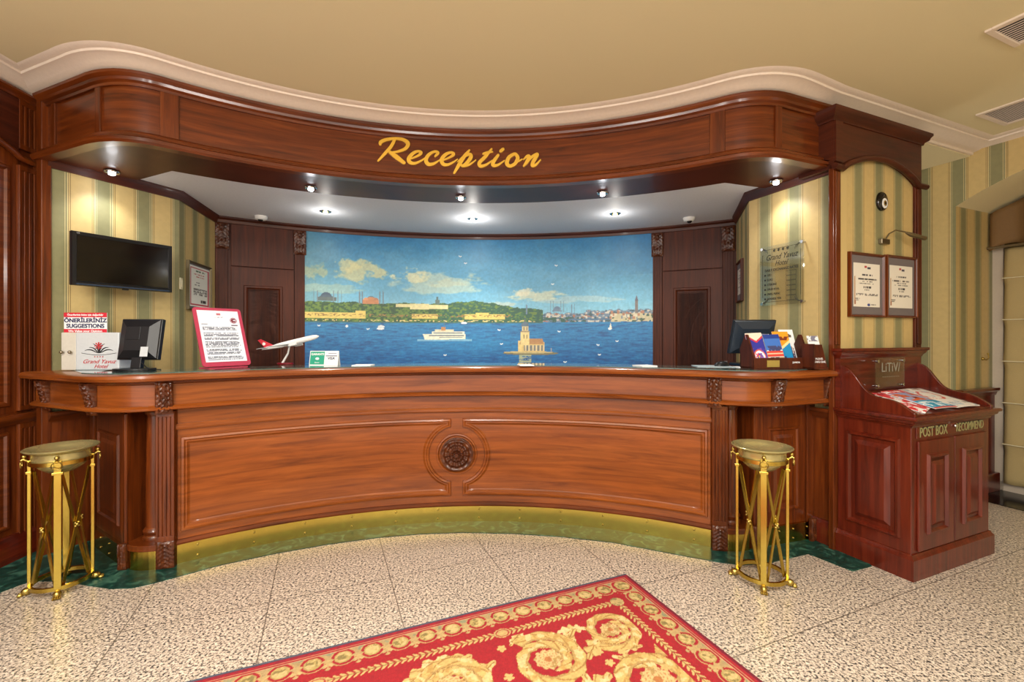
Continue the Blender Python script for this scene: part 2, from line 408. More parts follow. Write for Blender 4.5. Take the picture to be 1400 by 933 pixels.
# ------------------------------------------------------------------ plan of the reception
def bez(a, c, b, n=10): return [((1 - t) ** 2 * a[0] + 2 * t * (1 - t) * c[0] + t * t * b[0], (1 - t) ** 2 * a[1] + 2 * t * (1 - t) * c[1] + t * t * b[1]) for t in [i / n for i in range(n + 1)]]
R0 = 2.867; AE = math.atan2(1.70, 2.309)
def arc(r, a0, a1, n=48): return [(r * math.sin(a0 + (a1 - a0) * i / n), r * math.cos(a0 + (a1 - a0) * i / n)) for i in range(n + 1)]
def wpath(l): return [tuple(lw(*p)[:2]) for p in l]
LT, RT = (-2.56, 2.56), (2.50, 2.405)
left_c = bez((-2.09, 2.33), (-1.85, 2.20), (-1.70, 2.309)); right_c = bez((1.70, 2.309), (1.87, 2.185), (2.09, 2.275))
MAINL = [LT] + left_c[:-1] + arc(R0, -AE, AE) + right_c[1:] + [RT]
MAIN = wpath(MAINL)
ZC = 2.915; ZF = 2.846; ZS = 2.44; ZN = 2.475
TVA, TVB, TVE = Vector((-2.888, 2.793)), Vector((-2.57, 3.47)), Vector((-2.735, 4.14))
RA, RB, RE = Vector((2.085, 2.87)), Vector((1.845, 3.50)), Vector((2.09, 4.19))
RBK = 4.55

# ------------------------------------------------------------------ the setting
struct(MB().box(1.2, 6.5, -2.7, -2.6, 0, 2.915).build('wall_rear_blocker', WALLP))  # unseen wall piece, added to keep light from behind off the right wall
fl = MB(); fl.prism([(-4.5, -3), (6.5, -3), (6.5, 6.2), (-4.5, 6.2)], -.1, 0); struct(fl.build('floor', GRAN))
def fp(x, y): v = lev(x, y, 0); return (v.x, v.y)
g = MB()
g.prism([fp(-60, 836), fp(0, 811), fp(40, 796), fp(75, 795), fp(110, 800), fp(150, 806), fp(180, 805), fp(212, 798), fp(300, 774), fp(380, 757), fp(450, 745), fp(516, 736), fp(575, 731), fp(630, 729), fp(700, 730.5), fp(770, 735), fp(840, 743), fp(940, 762), fp(985, 770), fp(1015, 773.5), fp(1050, 771), fp(1105, 758), fp(1166, 782), fp(1192, 775), fp(1150, 730), (2.3, 3.3), (1.6, 3.3), (1.0, 3.35), (-.3, 3.6), (-1.6, 3.35), (-2.6, 3.1), (-3.1, 2.9), (-3.1, 2.2)], 0, .004)
struct(g.build('floor_marble_band', MARB))

# main ceiling with the cornice's outline left as plain slab above everything
ce = MB(); ce.prism([(-4.5, -3), (6.5, -3), (6.5, 6.2), (-4.5, 6.2)], ZC, ZC + .1); struct(ce.build('ceiling', CEIL))
# cornice: left wall, round the canopy, along the certificate wall, along the right wall
lwx = -2.66
cor_path = wpath([(lwx, -1.2), (lwx, 2.60)]) + MAIN[1:-1]
pB0 = rf(3.02, 1.93); 
cor = [(0, ZF - .005), (.02, ZF - .005), (.022, ZF + .012), (.05, ZF + .018), (.075, ZF + .03), (.11, ZF + .045), (.135, ZF + .048), (.14, ZF + .058), (.165, ZF + .06), (.185, ZC + .002), (0, ZC + .002)]
end = rf(2.93, 1.93)
cor_path = cor_path + [tuple(lw(2.50, 2.43)[:2])]
# the run along the certificate wall starts where the canopy tail meets it
run = [tuple(rf(4.97, 1.96)[:2]), tuple(rf(4.97, -2.5)[:2])]
cpath = cor_path[:-1] + [tuple(rf(3.0, 1.96)[:2])] + run
cm = MB(); cm.sweep(cpath, cor); struct(cm.build('trim_1', CORN, smooth=35))
# lower ceiling behind the certificate wall (past its right end)
lc = MB(RR); lc.box(3.0, 4.97, 1.96, 4.2, 2.835, ZC); struct(lc.build('ceiling_lower', CEIL))

# left timber wall
def uwall(P, D, z0, z1, th=.05, uv0=0):
    pass
def strip_wall(name, pts, z0, z1, mat, th=.08, u0=0):
    """wall surface along plan points, uv in metres, thickness away from the viewer (left-hand side)"""
    mb = MB(); u = u0; n = len(pts); P = [Vector(p[:2]) for p in pts]
    for i in range(n - 1):
        a, b = P[i], P[i + 1]; d = (b - a); L = d.length; nn = Vector((-d.y, d.x)) / L * th
        q = [mb.vert((a.x, a.y, z0)), mb.vert((b.x, b.y, z0)), mb.vert((b.x, b.y, z1)), mb.vert((a.x, a.y, z1))]
        mb.face(q, [(u, z0), (u + L, z0), (u + L, z1), (u, z1)])
        k = [mb.vert((a.x + nn.x, a.y + nn.y, z0)), mb.vert((b.x + nn.x, b.y + nn.y, z0)), mb.vert((b.x + nn.x, b.y + nn.y, z1)), mb.vert((a.x + nn.x, a.y + nn.y, z1))]
        mb.face(k[::-1], [(u, z0)] * 4)
        mb.face((q[3], q[2], k[2], k[3]), [(u, z1)] * 4); mb.face((q[1], q[0], k[0], k[1]), [(u, z0)] * 4)
        if i == 0: mb.face((q[0], q[3], k[3], k[0]), [(u, z0)] * 4)
        if i == n - 2: mb.face((q[1], k[1], k[2], q[2]), [(u, z0)] * 4)
        u += L
    return struct(mb.build(name, mat))
strip_wall('wall_left', wpath([(-2.66, -1.2), (-2.66, 2.62)]), 0, ZF, WV)
ML = RM @ Matrix.Translation((-2.66, 0, 0)) @ Matrix.Rotation(R(90), 4, 'Z')   # x runs away from the viewer along the wall (w), -y out into the room
def flutes(mb, M, x0, x1, z0, z1, n=3, d=.006):
    """a pilaster face with sunk flutes, as raised reeds between grooves"""
    w = (x1 - x0) / (2 * n + 1); mm = mb.M; mb.M = M
    mb.box(x0, x1, -.016, .0, z0, z1)
    for k in range(n + 1): mb.box(x0 + 2 * k * w, x0 + (2 * k + 1) * w, -.024, -.016, z0 + .03, z1 - .03)
    mb.box(x0, x1, -.024, -.016, z0, z0 + .03); mb.box(x0, x1, -.024, -.016, z1 - .03, z1); mb.M = mm
lw_ = MB(); flutes(lw_, ML, 2.495, 2.60, .90, 2.40); flutes(lw_, ML, 2.495, 2.60, 2.50, 2.80); flutes(lw_, ML, 2.495, 2.60, .12, .82)
struct(lw_.build('wall_left_pilaster', WV, bevel=.002))
dm = MB(ML); dado = [(0, .82), (.02, .82), (.026, .835), (.045, .85), (.05, .872), (.045, .885), (0, .885)]
dm = MB(); dm.sweep(wpath([(-2.66, -1.2), (-2.66, 2.66)]), dado); 
struct(dm.build('trim_2', WH, smooth=40))
dm = MB(); dm.sweep(wpath([(-2.66, -1.2), (-2.66, 2.62)]), [(0, 0), (.035, 0), (.035, .13), (.028, .14), (.02, .16), (0, .16)]); struct(dm.build('baseboard_left', WRH, smooth=40))
dm = MB(); dm.sweep(wpath([(-2.66, -1.2), (-2.66, 2.66)]), [(0, 2.80), (.025, 2.80), (.03, 2.82), (.05, 2.835), (.05, ZF), (0, ZF)]); struct(dm.build('trim_3', WH, smooth=40))
# arched board above the left wall's bay
ar = [(1.45, 2.80)] + [(1.45 + 1.045 * t, 2.44 + .13 * math.sin(math.pi * t) ** .8) for t in [i / 24 for i in range(25)]][:] + [(2.495, 2.80)]
am = MB(ML); am.plate(ar, -.02, 0)
struct(am.build('wall_left_arch', WDH))
am = MB(ML)
pts = [(1.45 + 1.045 * t, -.03, 2.44 + .13 * math.sin(math.pi * t) ** .8) for t in [i / 24 for i in range(25)]] + [(2.62, -.03, 2.435)]
am.tube(pts, .018, 8); struct(am.build('trim_4', WH, smooth=60))
pm = MB(); panel(pm, ML, 1.5, 2.45, .2, .78, RAISED); panel(pm, ML, 1.55, 2.46, .93, 2.38, [(0, 0), (.01, .012), (.025, .012), (.035, .002)]); struct(pm.build('wall_left_panel', WH))
# corner post between the left wall and the wallpapered wall
cp = [lw(-2.66, 2.60), lw(-2.60, 2.60), Vector((-2.935, 2.775, 0)), Vector((-2.888, 2.76, 0)), Vector((-2.868, 2.80, 0)), Vector((-2.93, 2.88, 0)), lw(-2.70, 2.72)]
cpm = MB(); cpm.prism([tuple(p[:2]) for p in cp], 0, 2.80); struct(cpm.build('trim_5', WV, bevel=.003))
cpm = MB(); cpm.prism([tuple(p[:2]) for p in cp], 2.80, ZF + .002); struct(cpm.build('trim_6', WV))

# wallpapered side walls of the reception
strip_wall('wall_reception_left', [TVA, TVB], .0, ZN + .03, WALLP, u0=.10)
strip_wall('wall_reception_left_rear', [TVB, TVE], .0, ZN + .03, WALLP, u0=.1)
strip_wall('wall_reception_right_rear', [RE, RB], .0, ZN + .03, WALLP, u0=.05)
strip_wall('wall_reception_right', [RB, RA], .0, ZN + .03, WALLP, u0=.01)
def clad(name, pts, z0, z1, off=.012, mat=WV):
    mb = MB(); mb.sweep(pts, [(0, z0), (off, z0), (off, z1), (0, z1)]); struct(mb.build(name, mat))
clad('wall_reception_left_wainscot', [TVA, TVA + (TVB - TVA) * .5], 0, .84)
clad('wall_reception_right_wainscot', [RB + (RA - RB) * .5, RA], 0, .84)
for nm, p in (('trim_7', [TVA, TVA + (TVB - TVA) * .4]), ('trim_8', [RB + (RA - RB) * .5, RA])):
    mb = MB(); mb.sweep(p, dado); struct(mb.build(nm, WH, smooth=40))
mb = MB(); mb.sweep([RB + (RA - RB) * .5, RA], [(0, 0), (.035, 0), (.035, .13), (.02, .155), (0, .155)]); struct(mb.build('baseboard_right', WR, smooth=40))
for nm, p in (('trim_9', [TVA, TVB, TVE]), ('trim_10', [RE, RB, RA])):
    mb = MB(); mb.sweep(p, [(0, ZS - .035), (.012, ZS - .035), (.02, ZS - .01), (.035, ZN - .012), (.035, ZN), (0, ZN)]); struct(mb.build(nm, WDH, smooth=40))

# niche ceiling (white) and its back wall
aL, aR = math.atan2(TVE.x - Cx, TVE.y - Cy) + TH, math.atan2(RE.x - Cx, RE.y - Cy) + TH
back = wpath(arc(RBK, aL, aR, 60))
inner = wpath(arc(3.27, math.atan2(-2.054, 2.567) + TH, math.atan2(1.711, 2.77) + TH, 40))
nc = MB(); nc.prism([tuple(p) for p in wpath(arc(3.05, -.70, .62, 30))] + [(1.95, 3.2), (1.9, 3.52), (2.16, 4.26)] + back[::-1] + [(-2.8, 4.2), (-2.62, 3.45), (-2.75, 3.05)], ZN, ZN + .04)
struct(nc.build('ceiling_reception', WHITEC))
strip_wall('wall_back', back, 0, ZN, WD)
dm = MB(); dm.sweep(back, [(0, ZN - .055), (.03, ZN - .055), (.035, ZN - .03), (.055, ZN - .015), (.055, ZN), (0, ZN)]); struct(dm.build('trim_11', WDH, smooth=40))
def bang(px):                               # angle on the back wall for a photo column
    k = (px - 700) / F; lo, hi = -1.2, 1.2
    for _ in range(50):
        m = (lo + hi) / 2; p = lw(RBK * math.sin(m), RBK * math.cos(m))
        if p.x / p.y < k: lo = m
        else: hi = m
    return m
def bfr(a, r=RBK): p = lw(r * math.sin(a), r * math.cos(a)); return facing(p, TH - a)
# pilasters of the back wall with carved capitals
def relief(mb, M, x0, x1, z0, z1, d0, amp, nx=14, nz=26, kind=0, curve=None):
    rows = []
    for j in range(nz + 1):
        t = j / nz; row = []
        for i in range(nx + 1):
            s_ = i / nx; x = x0 + (x1 - x0) * s_; z = z0 + (z1 - z0) * t; c = abs(s_ - .5) * 2
            e = min(1, min(s_, 1 - s_) * 9, min(t, 1 - t) * 14)
            leaf = .5 + .5 * math.cos((t * 7 + c * 1.6) * 2 * math.pi) * (1 - .3 * c)
            rib = math.exp(-(c / .16) ** 2); vein = .5 + .5 * math.cos(c * 3 * 2 * math.pi + t * 5)
            hgt = e * amp * (.45 * leaf + .35 * rib + .3 * vein * (1 - rib)) + (0 if e >= 1 else 0)
            yy = d0 + (curve(t) if curve else 0)
            row.append(mb.vert(M @ Vector((x, -(yy + hgt), z))))
        rows.append(row)
    for j in range(nz):
        for i in range(nx): mb.face((rows[j][i], rows[j][i + 1], rows[j + 1][i + 1], rows[j + 1][i]))
    # sides and back
    def y_(t): return -(d0 + (curve(t) if curve else 0))
    for sx, k in ((x0, 0), (x1, nx)):
        pv = [rows[j][k] for j in range(nz + 1)]; bv = [mb.vert(M @ Vector((sx, 0, z0 + (z1 - z0) * j / nz))) for j in range(nz + 1)]
        for j in range(nz): mb.face((pv[j], pv[j + 1], bv[j + 1], bv[j]) if k == 0 else (pv[j + 1], pv[j], bv[j], bv[j + 1]))
    for jz, k in ((z0, 0), (z1, nz)):
        a = mb.vert(M @ Vector((x0, 0, jz))); b = mb.vert(M @ Vector((x1, 0, jz)))
        mb.face([a] + rows[k] + [b] if k else [b] + rows[k][::-1] + [a])
for i, px in enumerate((303, 410, 899, 996)):
    M = bfr(bang(px)); mb = MB(); flutes(mb, M, -.045, .045, 0, ZN - .055, 3)
    t = thing('pilaster', ['fluted dark pilaster in the rear left corner of the reception', 'fluted dark pilaster on the left edge of the sea mural', 'fluted dark pilaster on the right edge of the sea mural', 'fluted dark pilaster right of the rear right door'][i], 'pilaster', M, 'dark pilasters on the back wall')
    mb.build('shaft', WD, t, bevel=.0015)
    mb = MB(); relief(mb, M, -.058, .058, ZN - .30, ZN - .06, .03, .02, curve=lambda q: .02 * q); mb.build('carved_capital', WC, t, smooth=50)
# doors of the back wall (panelled jib doors)
for i, (a0, a1, hx) in enumerate(((316, 402, 1), (906, 988, 0))):
    A0, A1 = bang(a0), bang(a1); M = bfr((A0 + A1) / 2, RBK - .02); w = RBK * (A1 - A0) / 2
    ztop = 1.35 + (461 - 372) / F * 4.6; t = thing('door_%d' % (i + 1), ['panelled dark wooden door at the rear left', 'panelled dark wooden door at the rear right'][i], 'door', M); struct(t)
    mb = MB(M); mb.box(-w, w, -.005, .02, 0, ztop); mb.build('door_leaf', WD, t, bevel=.003)
    mb = MB(M); mb.box(-w, w, -.003, .02, ztop + .008, ZN - .055); mb.build('door_transom', WD, t, bevel=.003)
    mb = MB(); panel(mb, M @ Matrix.Translation((0, -.005, 0)), -w * .62, w * .62, .95, ztop - .17, [(0, 0), (.006, .014), (.022, .014), (.036, .0), (.06, .0)]); panel(mb, M @ Matrix.Translation((0, -.005, 0)), -w * .62, w * .62, .15, .85, [(0, 0), (.006, .014), (.022, .014), (.036, .0), (.06, .0)])
    mb.build('door_panel', WD, t)

# ------------------------------------------------------------------ the sea mural
def paint_mural():
    W_, H_ = 720, 330; x0, x1, y0, y1 = 415, 893, 318, 545
    X, Y = np.meshgrid(np.linspace(x0, x1, W_), np.linspace(y0, y1, H_))
    im = np.zeros((H_, W_, 3)); n = fbm(X / 18, Y / 9, 3); nf = fbm(X / 3, Y / 2, 11, 3)
    def mixc(m, c): 
        nonlocal im; m = np.clip(m, 0, 1)[..., None]; im = im * (1 - m) + np.array(c, float) * m
    t = np.clip((Y - 318) / 105, 0, 1)[..., None]
    im[:] = np.array((16, 110, 172)) * (1 - t) + np.array((126, 190, 214)) * t ** 1.0
    mixc(.55 * np.exp(-((X - 640) / 120) ** 2 - ((Y - 372) / 40) ** 2), (96, 176, 216))
    mixc(.6 * np.clip((480 - X) / 90, 0, 1) , (96, 140, 138)); mixc(.35 * np.clip((X - 800) / 100, 0, 1) * (Y < 380), (24, 110, 168))
    mixc(.25 * (n - .4), (220, 235, 235))
    def cloud(cx, cy, rx, ry, c, k, sd):
        q = fbm((X - cx) / rx * 3 + 9, (Y - cy) / ry * 2 + 5, sd, 5)
        e = ((X - cx) / rx) ** 2 + (np.where(Y > cy, (Y - cy) / (ry * .8), (Y - cy) / ry)) ** 2
        mixc(k * np.clip((q * 2.2 - .35 - e * .9) * 2.4, 0, 1), c)
    cloud(493, 377, 36, 16, (198, 202, 160), .9, 21); cloud(478, 370, 20, 11, (212, 210, 160), .8, 22); cloud(425, 378, 26, 14, (168, 184, 150), .8, 23)
    cloud(600, 390, 66, 17, (178, 205, 196), .85, 24); cloud(565, 380, 28, 12, (220, 222, 184), .9, 25); cloud(625, 388, 44, 9, (206, 216, 190), .6, 28)
    cloud(735, 407, 42, 9, (206, 214, 190), .85, 26); cloud(716, 402, 16, 8, (226, 224, 196), .8, 27); cloud(790, 412, 60, 6, (182, 206, 206), .6, 29)
    cloud(450, 400, 60, 8, (180, 196, 168), .5, 30); cloud(680, 416, 40, 5, (214, 214, 190), .6, 31)
    # far shore
    city = 431 - 5 * fbm(X / 5, Y * 0, 41, 3) - 3 * (X > 800); mixc((Y > city) & (X > 700) & (Y < 442), (104, 128, 150))
    blk = (vnoise(X / 3.0, Y / 2.2, 55)); m = (Y > city + 1) & (X > 700) & (Y < 442)
    mixc(m * (blk > .62) * .9, (206, 198, 180)); mixc(m * (blk < .3) * .9, (52, 84, 92)); mixc(m * (vnoise(X / 4, Y / 2, 56) > .78), (164, 110, 84))
    mixc((Y > 434) & (Y < 441) & (X > 720) & (X < 800) & (nf < .5), (40, 88, 74))
    mixc((Y > 436) & (Y < 438.2) & (X > 776) & (X < 838), (70, 110, 140))
    mixc((Y > 430) & (Y < 441) & (X > 835) & (blk > .35), (196, 186, 150)); mixc((Y > 432) & (X > 835) & (Y < 442) & (blk < .3), (60, 88, 66))
    # wooded headland
    ridge = 417 + 4 * fbm(X / 9, Y * 0, 61, 4) - 4 * np.exp(-((X - 648) / 26) ** 2) + np.clip((X - 672) / 8, 0, 30) * (1.0) - 3
    g = (Y > ridge) & (Y < 441) & (X < 742)
    mixc(g, (54, 96, 42)); mixc(g * (nf > .55) * .8, (104, 134, 46)); mixc(g * (nf < .42) * .85, (28, 70, 42)); mixc(g * (X > 600) * (nf < .62) * .6, (24, 88, 78))
    def rect(a, b, c, d, col, k=1.): mixc(((X > a) & (X < b) & (Y > c) & (Y < d)) * k, col)
    for a, b, c, d in ((541, 562, 417, 421), (560, 586, 416, 424), (584, 612, 417.5, 423.5), (415, 500, 429.5, 437), (563, 598, 430, 436), (635, 690, 430, 437), (486, 500, 427, 431), (650, 668, 428, 431)):
        rect(a, b, c, d, (222, 196, 104) if c > 425 else (226, 216, 160)); 
    mixc(((X > 415) & (X < 700) & (Y > 431) & (Y < 434) & (vnoise(X / 2.2, Y, 70) > .6)), (150, 116, 60))
    rect(596, 599, 407, 417, (74, 104, 110)); rect(594.5, 600.5, 411, 417, (90, 116, 110))
    # domes and minarets
    def dome(cx, by, r, col, hh=1.): mixc((((X - cx) / r) ** 2 + ((Y - by) / (r * hh)) ** 2 < 1) & (Y < by), col)
    def minar(x, a, b, col=(120, 132, 140), w=.55): mixc((abs(X - x) < w * np.clip((Y - a) / 3, .2, 1)) & (Y > a) & (Y < b), col)
    dome(507, 413, 6, (96, 122, 138)); dome(507, 417, 10.5, (200, 138, 92), .8); rect(496, 518, 412, 418, (196, 130, 84)); dome(500, 413, 3.5, (214, 150, 104)); dome(514, 413, 3.5, (176, 118, 84))
    for x in (491.5, 495, 519, 523.5): minar(x, 400, 418, (110, 124, 134), .8)
    dome(446, 411, 8, (54, 78, 100), .9); dome(446, 415, 13, (66, 88, 104), .6); rect(434, 460, 410, 415, (84, 100, 100))
    for x in (429, 434, 462, 467, 456): minar(x, 400, 416, (110, 126, 134), .5)
    dome(761, 424, 4.5, (96, 122, 150)); dome(761, 427, 7, (104, 130, 154), .5)
    for x in (752, 756, 766, 770): minar(x, 412, 428, (110, 134, 158), .45)
    for x in (781, 784.5, 719, 719.8): minar(x, 415, 430, (104, 130, 156), .4)
    rect(867.5, 871.5, 413, 430, (120, 112, 110)); mixc((abs(X - 869.5) < (Y - 407) * .35) & (Y > 407) & (Y < 414), (96, 92, 104))
    for k in range(26):
        x = 830 + 60 * random.random(); y = 426 + 9 * random.random(); rect(x, x + 3, y, y + 4, random.choice([(214, 204, 178), (176, 120, 88), (120, 132, 140)]), .9)
    # water
    sh = 440.5 + .8 * fbm(X / 12, Y * 0, 90); wv = fbm(X / 9, Y / 1.3, 81, 4); tt = np.clip((Y - 440) / 60, 0, 1)[..., None]
    wc = np.array((24, 122, 176)) * (1 - tt) + np.array((14, 88, 150)) * tt
    m = Y > sh; im = np.where(m[..., None], wc, im)
    mixc(m * np.clip((wv - .55) * 3.2, 0, .4), (50, 140, 188)); mixc(m * np.clip((.45 - wv) * 3.2, 0, .6), (12, 64, 118))
    mixc(((Y > sh) & (Y < sh + 1.6) & (X < 742)) * .6, (70, 96, 66)); mixc(.4 * m * np.exp(-((X - 640) / 90) ** 2 - ((Y - 470) / 14) ** 2), (40, 150, 200))
    mixc(((Y > 438.5) & (Y < 440.6) & (vnoise(X / 2.5, Y, 91) > .62) & (X < 735)), (222, 200, 130))
    # ferry
    hull = (Y > 457 + np.clip((X - 580) / 30, -1, 0) * 0) & (Y < 465 - .02 * (X - 577)) & (X > 577 + (Y - 455) * .35) & (X < 636)
    mixc(((X > 570) & (X < 645) & (Y > 464) & (Y < 467)) * .6, (170, 206, 220))
    mixc(hull, (226, 224, 200)); rect(590, 635, 453.5, 457.5, (232, 230, 208)); rect(594, 620, 451, 454, (214, 206, 176)); rect(603, 609, 447.5, 452, (190, 130, 70)); minar(607, 438, 449, (90, 110, 120), .35)
    rect(586, 634, 458.6, 460, (84, 100, 116)); rect(592, 632, 455, 456, (88, 104, 120)); rect(600, 632, 461.2, 462.2, (60, 84, 110))
    # tower on its islet
    mixc(((X - 725) / 38) ** 2 + ((Y - 483) / 2.6) ** 2 < 1, (120, 116, 86)); mixc(((X - 722) / 34) ** 2 + ((Y - 481.8) / 1.4) ** 2 < 1, (188, 172, 122))
    rect(708, 744, 468, 481, (208, 180, 116)); rect(708, 714, 466, 481, (224, 196, 128)); mixc((Y > 463) & (Y < 471) & (X > 710 + (470 - Y) * .3) & (X < 743 - (470 - Y) * .3), (176, 130, 84)); rect(716, 743, 472, 480, (96, 104, 112), .8)
    for x in range(717, 743, 5): rect(x, x + 2, 472, 480, (216, 196, 150))
    rect(711.5, 723, 454, 472, (226, 202, 138)); rect(713, 721.5, 446, 455, (210, 190, 140)); rect(711, 723.5, 452.6, 454.6, (150, 130, 96)); dome(717.3, 446.5, 5.5, (88, 108, 124), 1.1); minar(717.3, 434, 442, (90, 100, 110), .6)
    for x in (715, 719): rect(x, x + 1.4, 447.5, 452, (110, 110, 100)); rect(x, x + 1.4, 458, 463, (130, 116, 84))
    mixc(((X > 709) & (X < 726) & (Y > 485) & (Y < 496) & (wv > .42)) * .7, (216, 196, 130)); minar(753, 474, 482, (150, 150, 150), .5)
    for x, y, s in ((520, 450, 5), (634, 442, 4), (833, 450, 2.5), (474, 447, 2)): mixc(((X - x) / s) ** 2 + ((Y - y) / 1.5) ** 2 < 1, (232, 236, 236))
    mixc((abs(X - 834) < (Y - 442) * .25) & (Y > 442) & (Y < 450), (228, 226, 206)); mixc(((X - 521) / 4.5) ** 2 + ((Y - 447.5) / 2) ** 2 < 1, (216, 222, 222))
    for x, y in ((760, 365), (755, 390), (629, 352), (682, 452), (764, 454), (817, 472), (843, 467), (685, 471), (503, 451), (819, 485), (608, 486), (636, 361), (436, 447), (772, 495)):
        mixc((abs((X - x)) < 2.0) & (abs(Y - y + abs(X - x) * .5) < .7), (226, 238, 240))
    im *= (.93 + .14 * fbm(X / 2.2, Y / 2.2, 99, 2))[..., None]
    return im
MA0, MA1 = bang(415), bang(894)
dC = 4.97
def mural_map(s_, t, d):
    k = (415 + (894 - 415) * s_); a = _ang(k); y = 545 + (318 - 545) * t
    z = EYE + (HZ - y) / F * dC; r = RBK - .006 - d; p = lw(r * math.sin(a), r * math.cos(a)); return Vector((p.x, p.y, min(z, ZN - .052)))
_cx = np.linspace(415, 894, 60); _ca = [bang(x) for x in _cx]
def _ang(k): return float(np.interp(k, _cx, _ca))
mu = raster('mural', paint_mural(), mural_map, PAINT, None, .01, (60, 120, 160))
tag(mu, 'large curved blue sea mural with ferry, islet tower and skyline behind the counter', 'mural')

# ------------------------------------------------------------------ the canopy over the counter
cen = lw(0, R0, ZS)
can = thing('reception_canopy', 'curved mahogany canopy with panelled fascia above the reception counter', 'canopy', Matrix.Translation(cen))
mb = MB(); mb.sweep(MAIN, [(-.03, ZS + .02), (.0, ZS + .02), (.0, ZF - .03), (-.03, ZF - .03)]); mb.build('fascia', WH, can, smooth=30)
mb = MB(); mb.sweep(MAIN, [(-.03, ZF - .07), (.014, ZF - .07), (.016, ZF - .055), (.03, ZF - .045), (.034, ZF - .03), (.05, ZF - .015), (.052, ZF), (-.03, ZF)]); mb.build('crown_moulding', WH, can, smooth=30)
mb = MB(); mb.sweep(MAIN, [(-.012, ZS), (.05, ZS), (.062, ZS + .012), (.062, ZS + .03), (.045, ZS + .042), (.034, ZS + .045), (.03, ZS + .065), (.012, ZS + .08), (-.012, ZS + .08)]); mb.build('lower_moulding', WH, can, smooth=30)
# soffit
so = MB(); outer = [(x, y) for x, y in MAIN]
wl = lev(188, 248, ZS); wr = lev(1046, 259, ZS)
poly = outer + [(RA.x, RA.y), (wr.x, wr.y)] + inner[::-1] + [(wl.x, wl.y), (TVA.x, TVA.y)]
so.prism(poly, ZS + .008, ZS + .035); so.build('soffit', WDH, can)
def near(path, px):                         # point on the plan path seen at a photo column, with its normal
    k = (px - 700) / F
    for i in range(len(path) - 1):
        a, b = Vector(path[i]), Vector(path[i + 1]); fa, fb = a.x - k * a.y, b.x - k * b.y
        if fa <= 0 <= fb or fb <= 0 <= fa:
            t = fa / (fa - fb) if fa != fb else 0; p = a + (b - a) * t
            d = (b - a).normalized(); return p, math.atan2(d.y, d.x)
for px in (75, 136, 232, 981, 1063, 1128):
    p, a = near(MAIN, px); mb = MB(facing(Vector((p.x, p.y, 0)), a)); wdt = .045 if px in (232, 981) else .024
    mb.box(-wdt, wdt, -.012, .01, ZS + .075, ZF - .065); mb.build('stile', WV, can, bevel=.003)
# dark backing above (hidden side)
# lettering
LET = {
 'R': [([(108, 152), (112, 136), (150, 119), (220, 110), (280, 120), (312, 148), (292, 184), (235, 206), (182, 212)], [9, 12, 11, 9, 11, 13, 11, 8, 6]), ([(214, 118), (186, 170), (140, 222), (92, 274)], [10, 11, 10, 6]), ([(176, 208), (222, 242), (282, 288)], [10, 15, 11])],
 'e': [([(322, 262), (378, 240), (408, 216), (388, 204), (350, 218), (318, 256), (326, 284), (362, 292), (410, 272), (440, 250)], [5, 7, 10, 8, 11, 13, 12, 9, 6, 4])],
 'c': [([(512, 240), (532, 216), (508, 206), (466, 228), (444, 268), (462, 298), (502, 294), (548, 266)], [7, 10, 8, 11, 13, 12, 9, 4])],
 'e2': [([(562, 272), (616, 250), (648, 226), (628, 212), (588, 228), (560, 264), (570, 296), (604, 302), (648, 282), (676, 262)], [5, 7, 10, 8, 11, 13, 12, 9, 6, 4])],
 'p': [([(764, 196), (730, 236), (690, 298), (652, 364)], [6, 11, 12, 7]), ([(676, 282), (704, 256), (732, 232)], [3, 6, 8]), ([(722, 248), (762, 226), (776, 242), (754, 280), (712, 312)], [5, 10, 12, 12, 6]), ([(700, 300), (718, 312), (764, 302), (812, 268)], [7, 9, 7, 3])],
 't': [([(928, 186), (884, 240), (838, 288), (848, 312), (888, 302), (934, 270)], [6, 11, 12, 11, 8, 4]), ([(868, 222), (900, 212), (934, 208)], [8, 8, 5])],
 'i': [([(976, 232), (942, 280), (940, 306), (974, 304), (1022, 272)], [9, 12, 12, 8, 4]), ([(996, 202), (1012, 188)], [11, 10])],
 'o': [([(1092, 224), (1056, 248), (1040, 290), (1062, 312), (1100, 294), (1120, 254), (1106, 226), (1092, 224)], [10, 12, 13, 11, 11, 12, 10, 10]), ([(1104, 272), (1126, 276), (1152, 262)], [5, 6, 4])],
 'n': [([(1162, 264), (1190, 240), (1204, 244), (1190, 278), (1164, 312)], [4, 9, 12, 12, 6]), ([(1184, 288), (1222, 248), (1258, 226), (1262, 234), (1234, 282), (1228, 308), (1252, 304), (1288, 266)], [5, 9, 10, 11, 12, 11, 8, 4])]}
def smooth_poly(pts, ws, n=9):
    P = [Vector((a, b, w)) for (a, b), w in zip(pts, ws)]; out = []
    for i in range(len(P) - 1):
        p0, p1, p2, p3 = P[max(i - 1, 0)], P[i], P[i + 1], P[min(i + 2, len(P) - 1)]
        for k in range(n): t = k / n; out.append(.5 * ((2 * p1) + (p2 - p0) * t + (2 * p0 - 5 * p1 + 4 * p2 - p3) * t * t + (3 * p1 - p0 - 3 * p2 + p3) * t ** 3))
    out.append(P[-1]); return out
rec = thing('reception_sign', 'gold brush-script lettering reading Reception on the curved fascia', 'sign', Matrix.Translation(lw(0, R0 - .02, ZS + .1)))
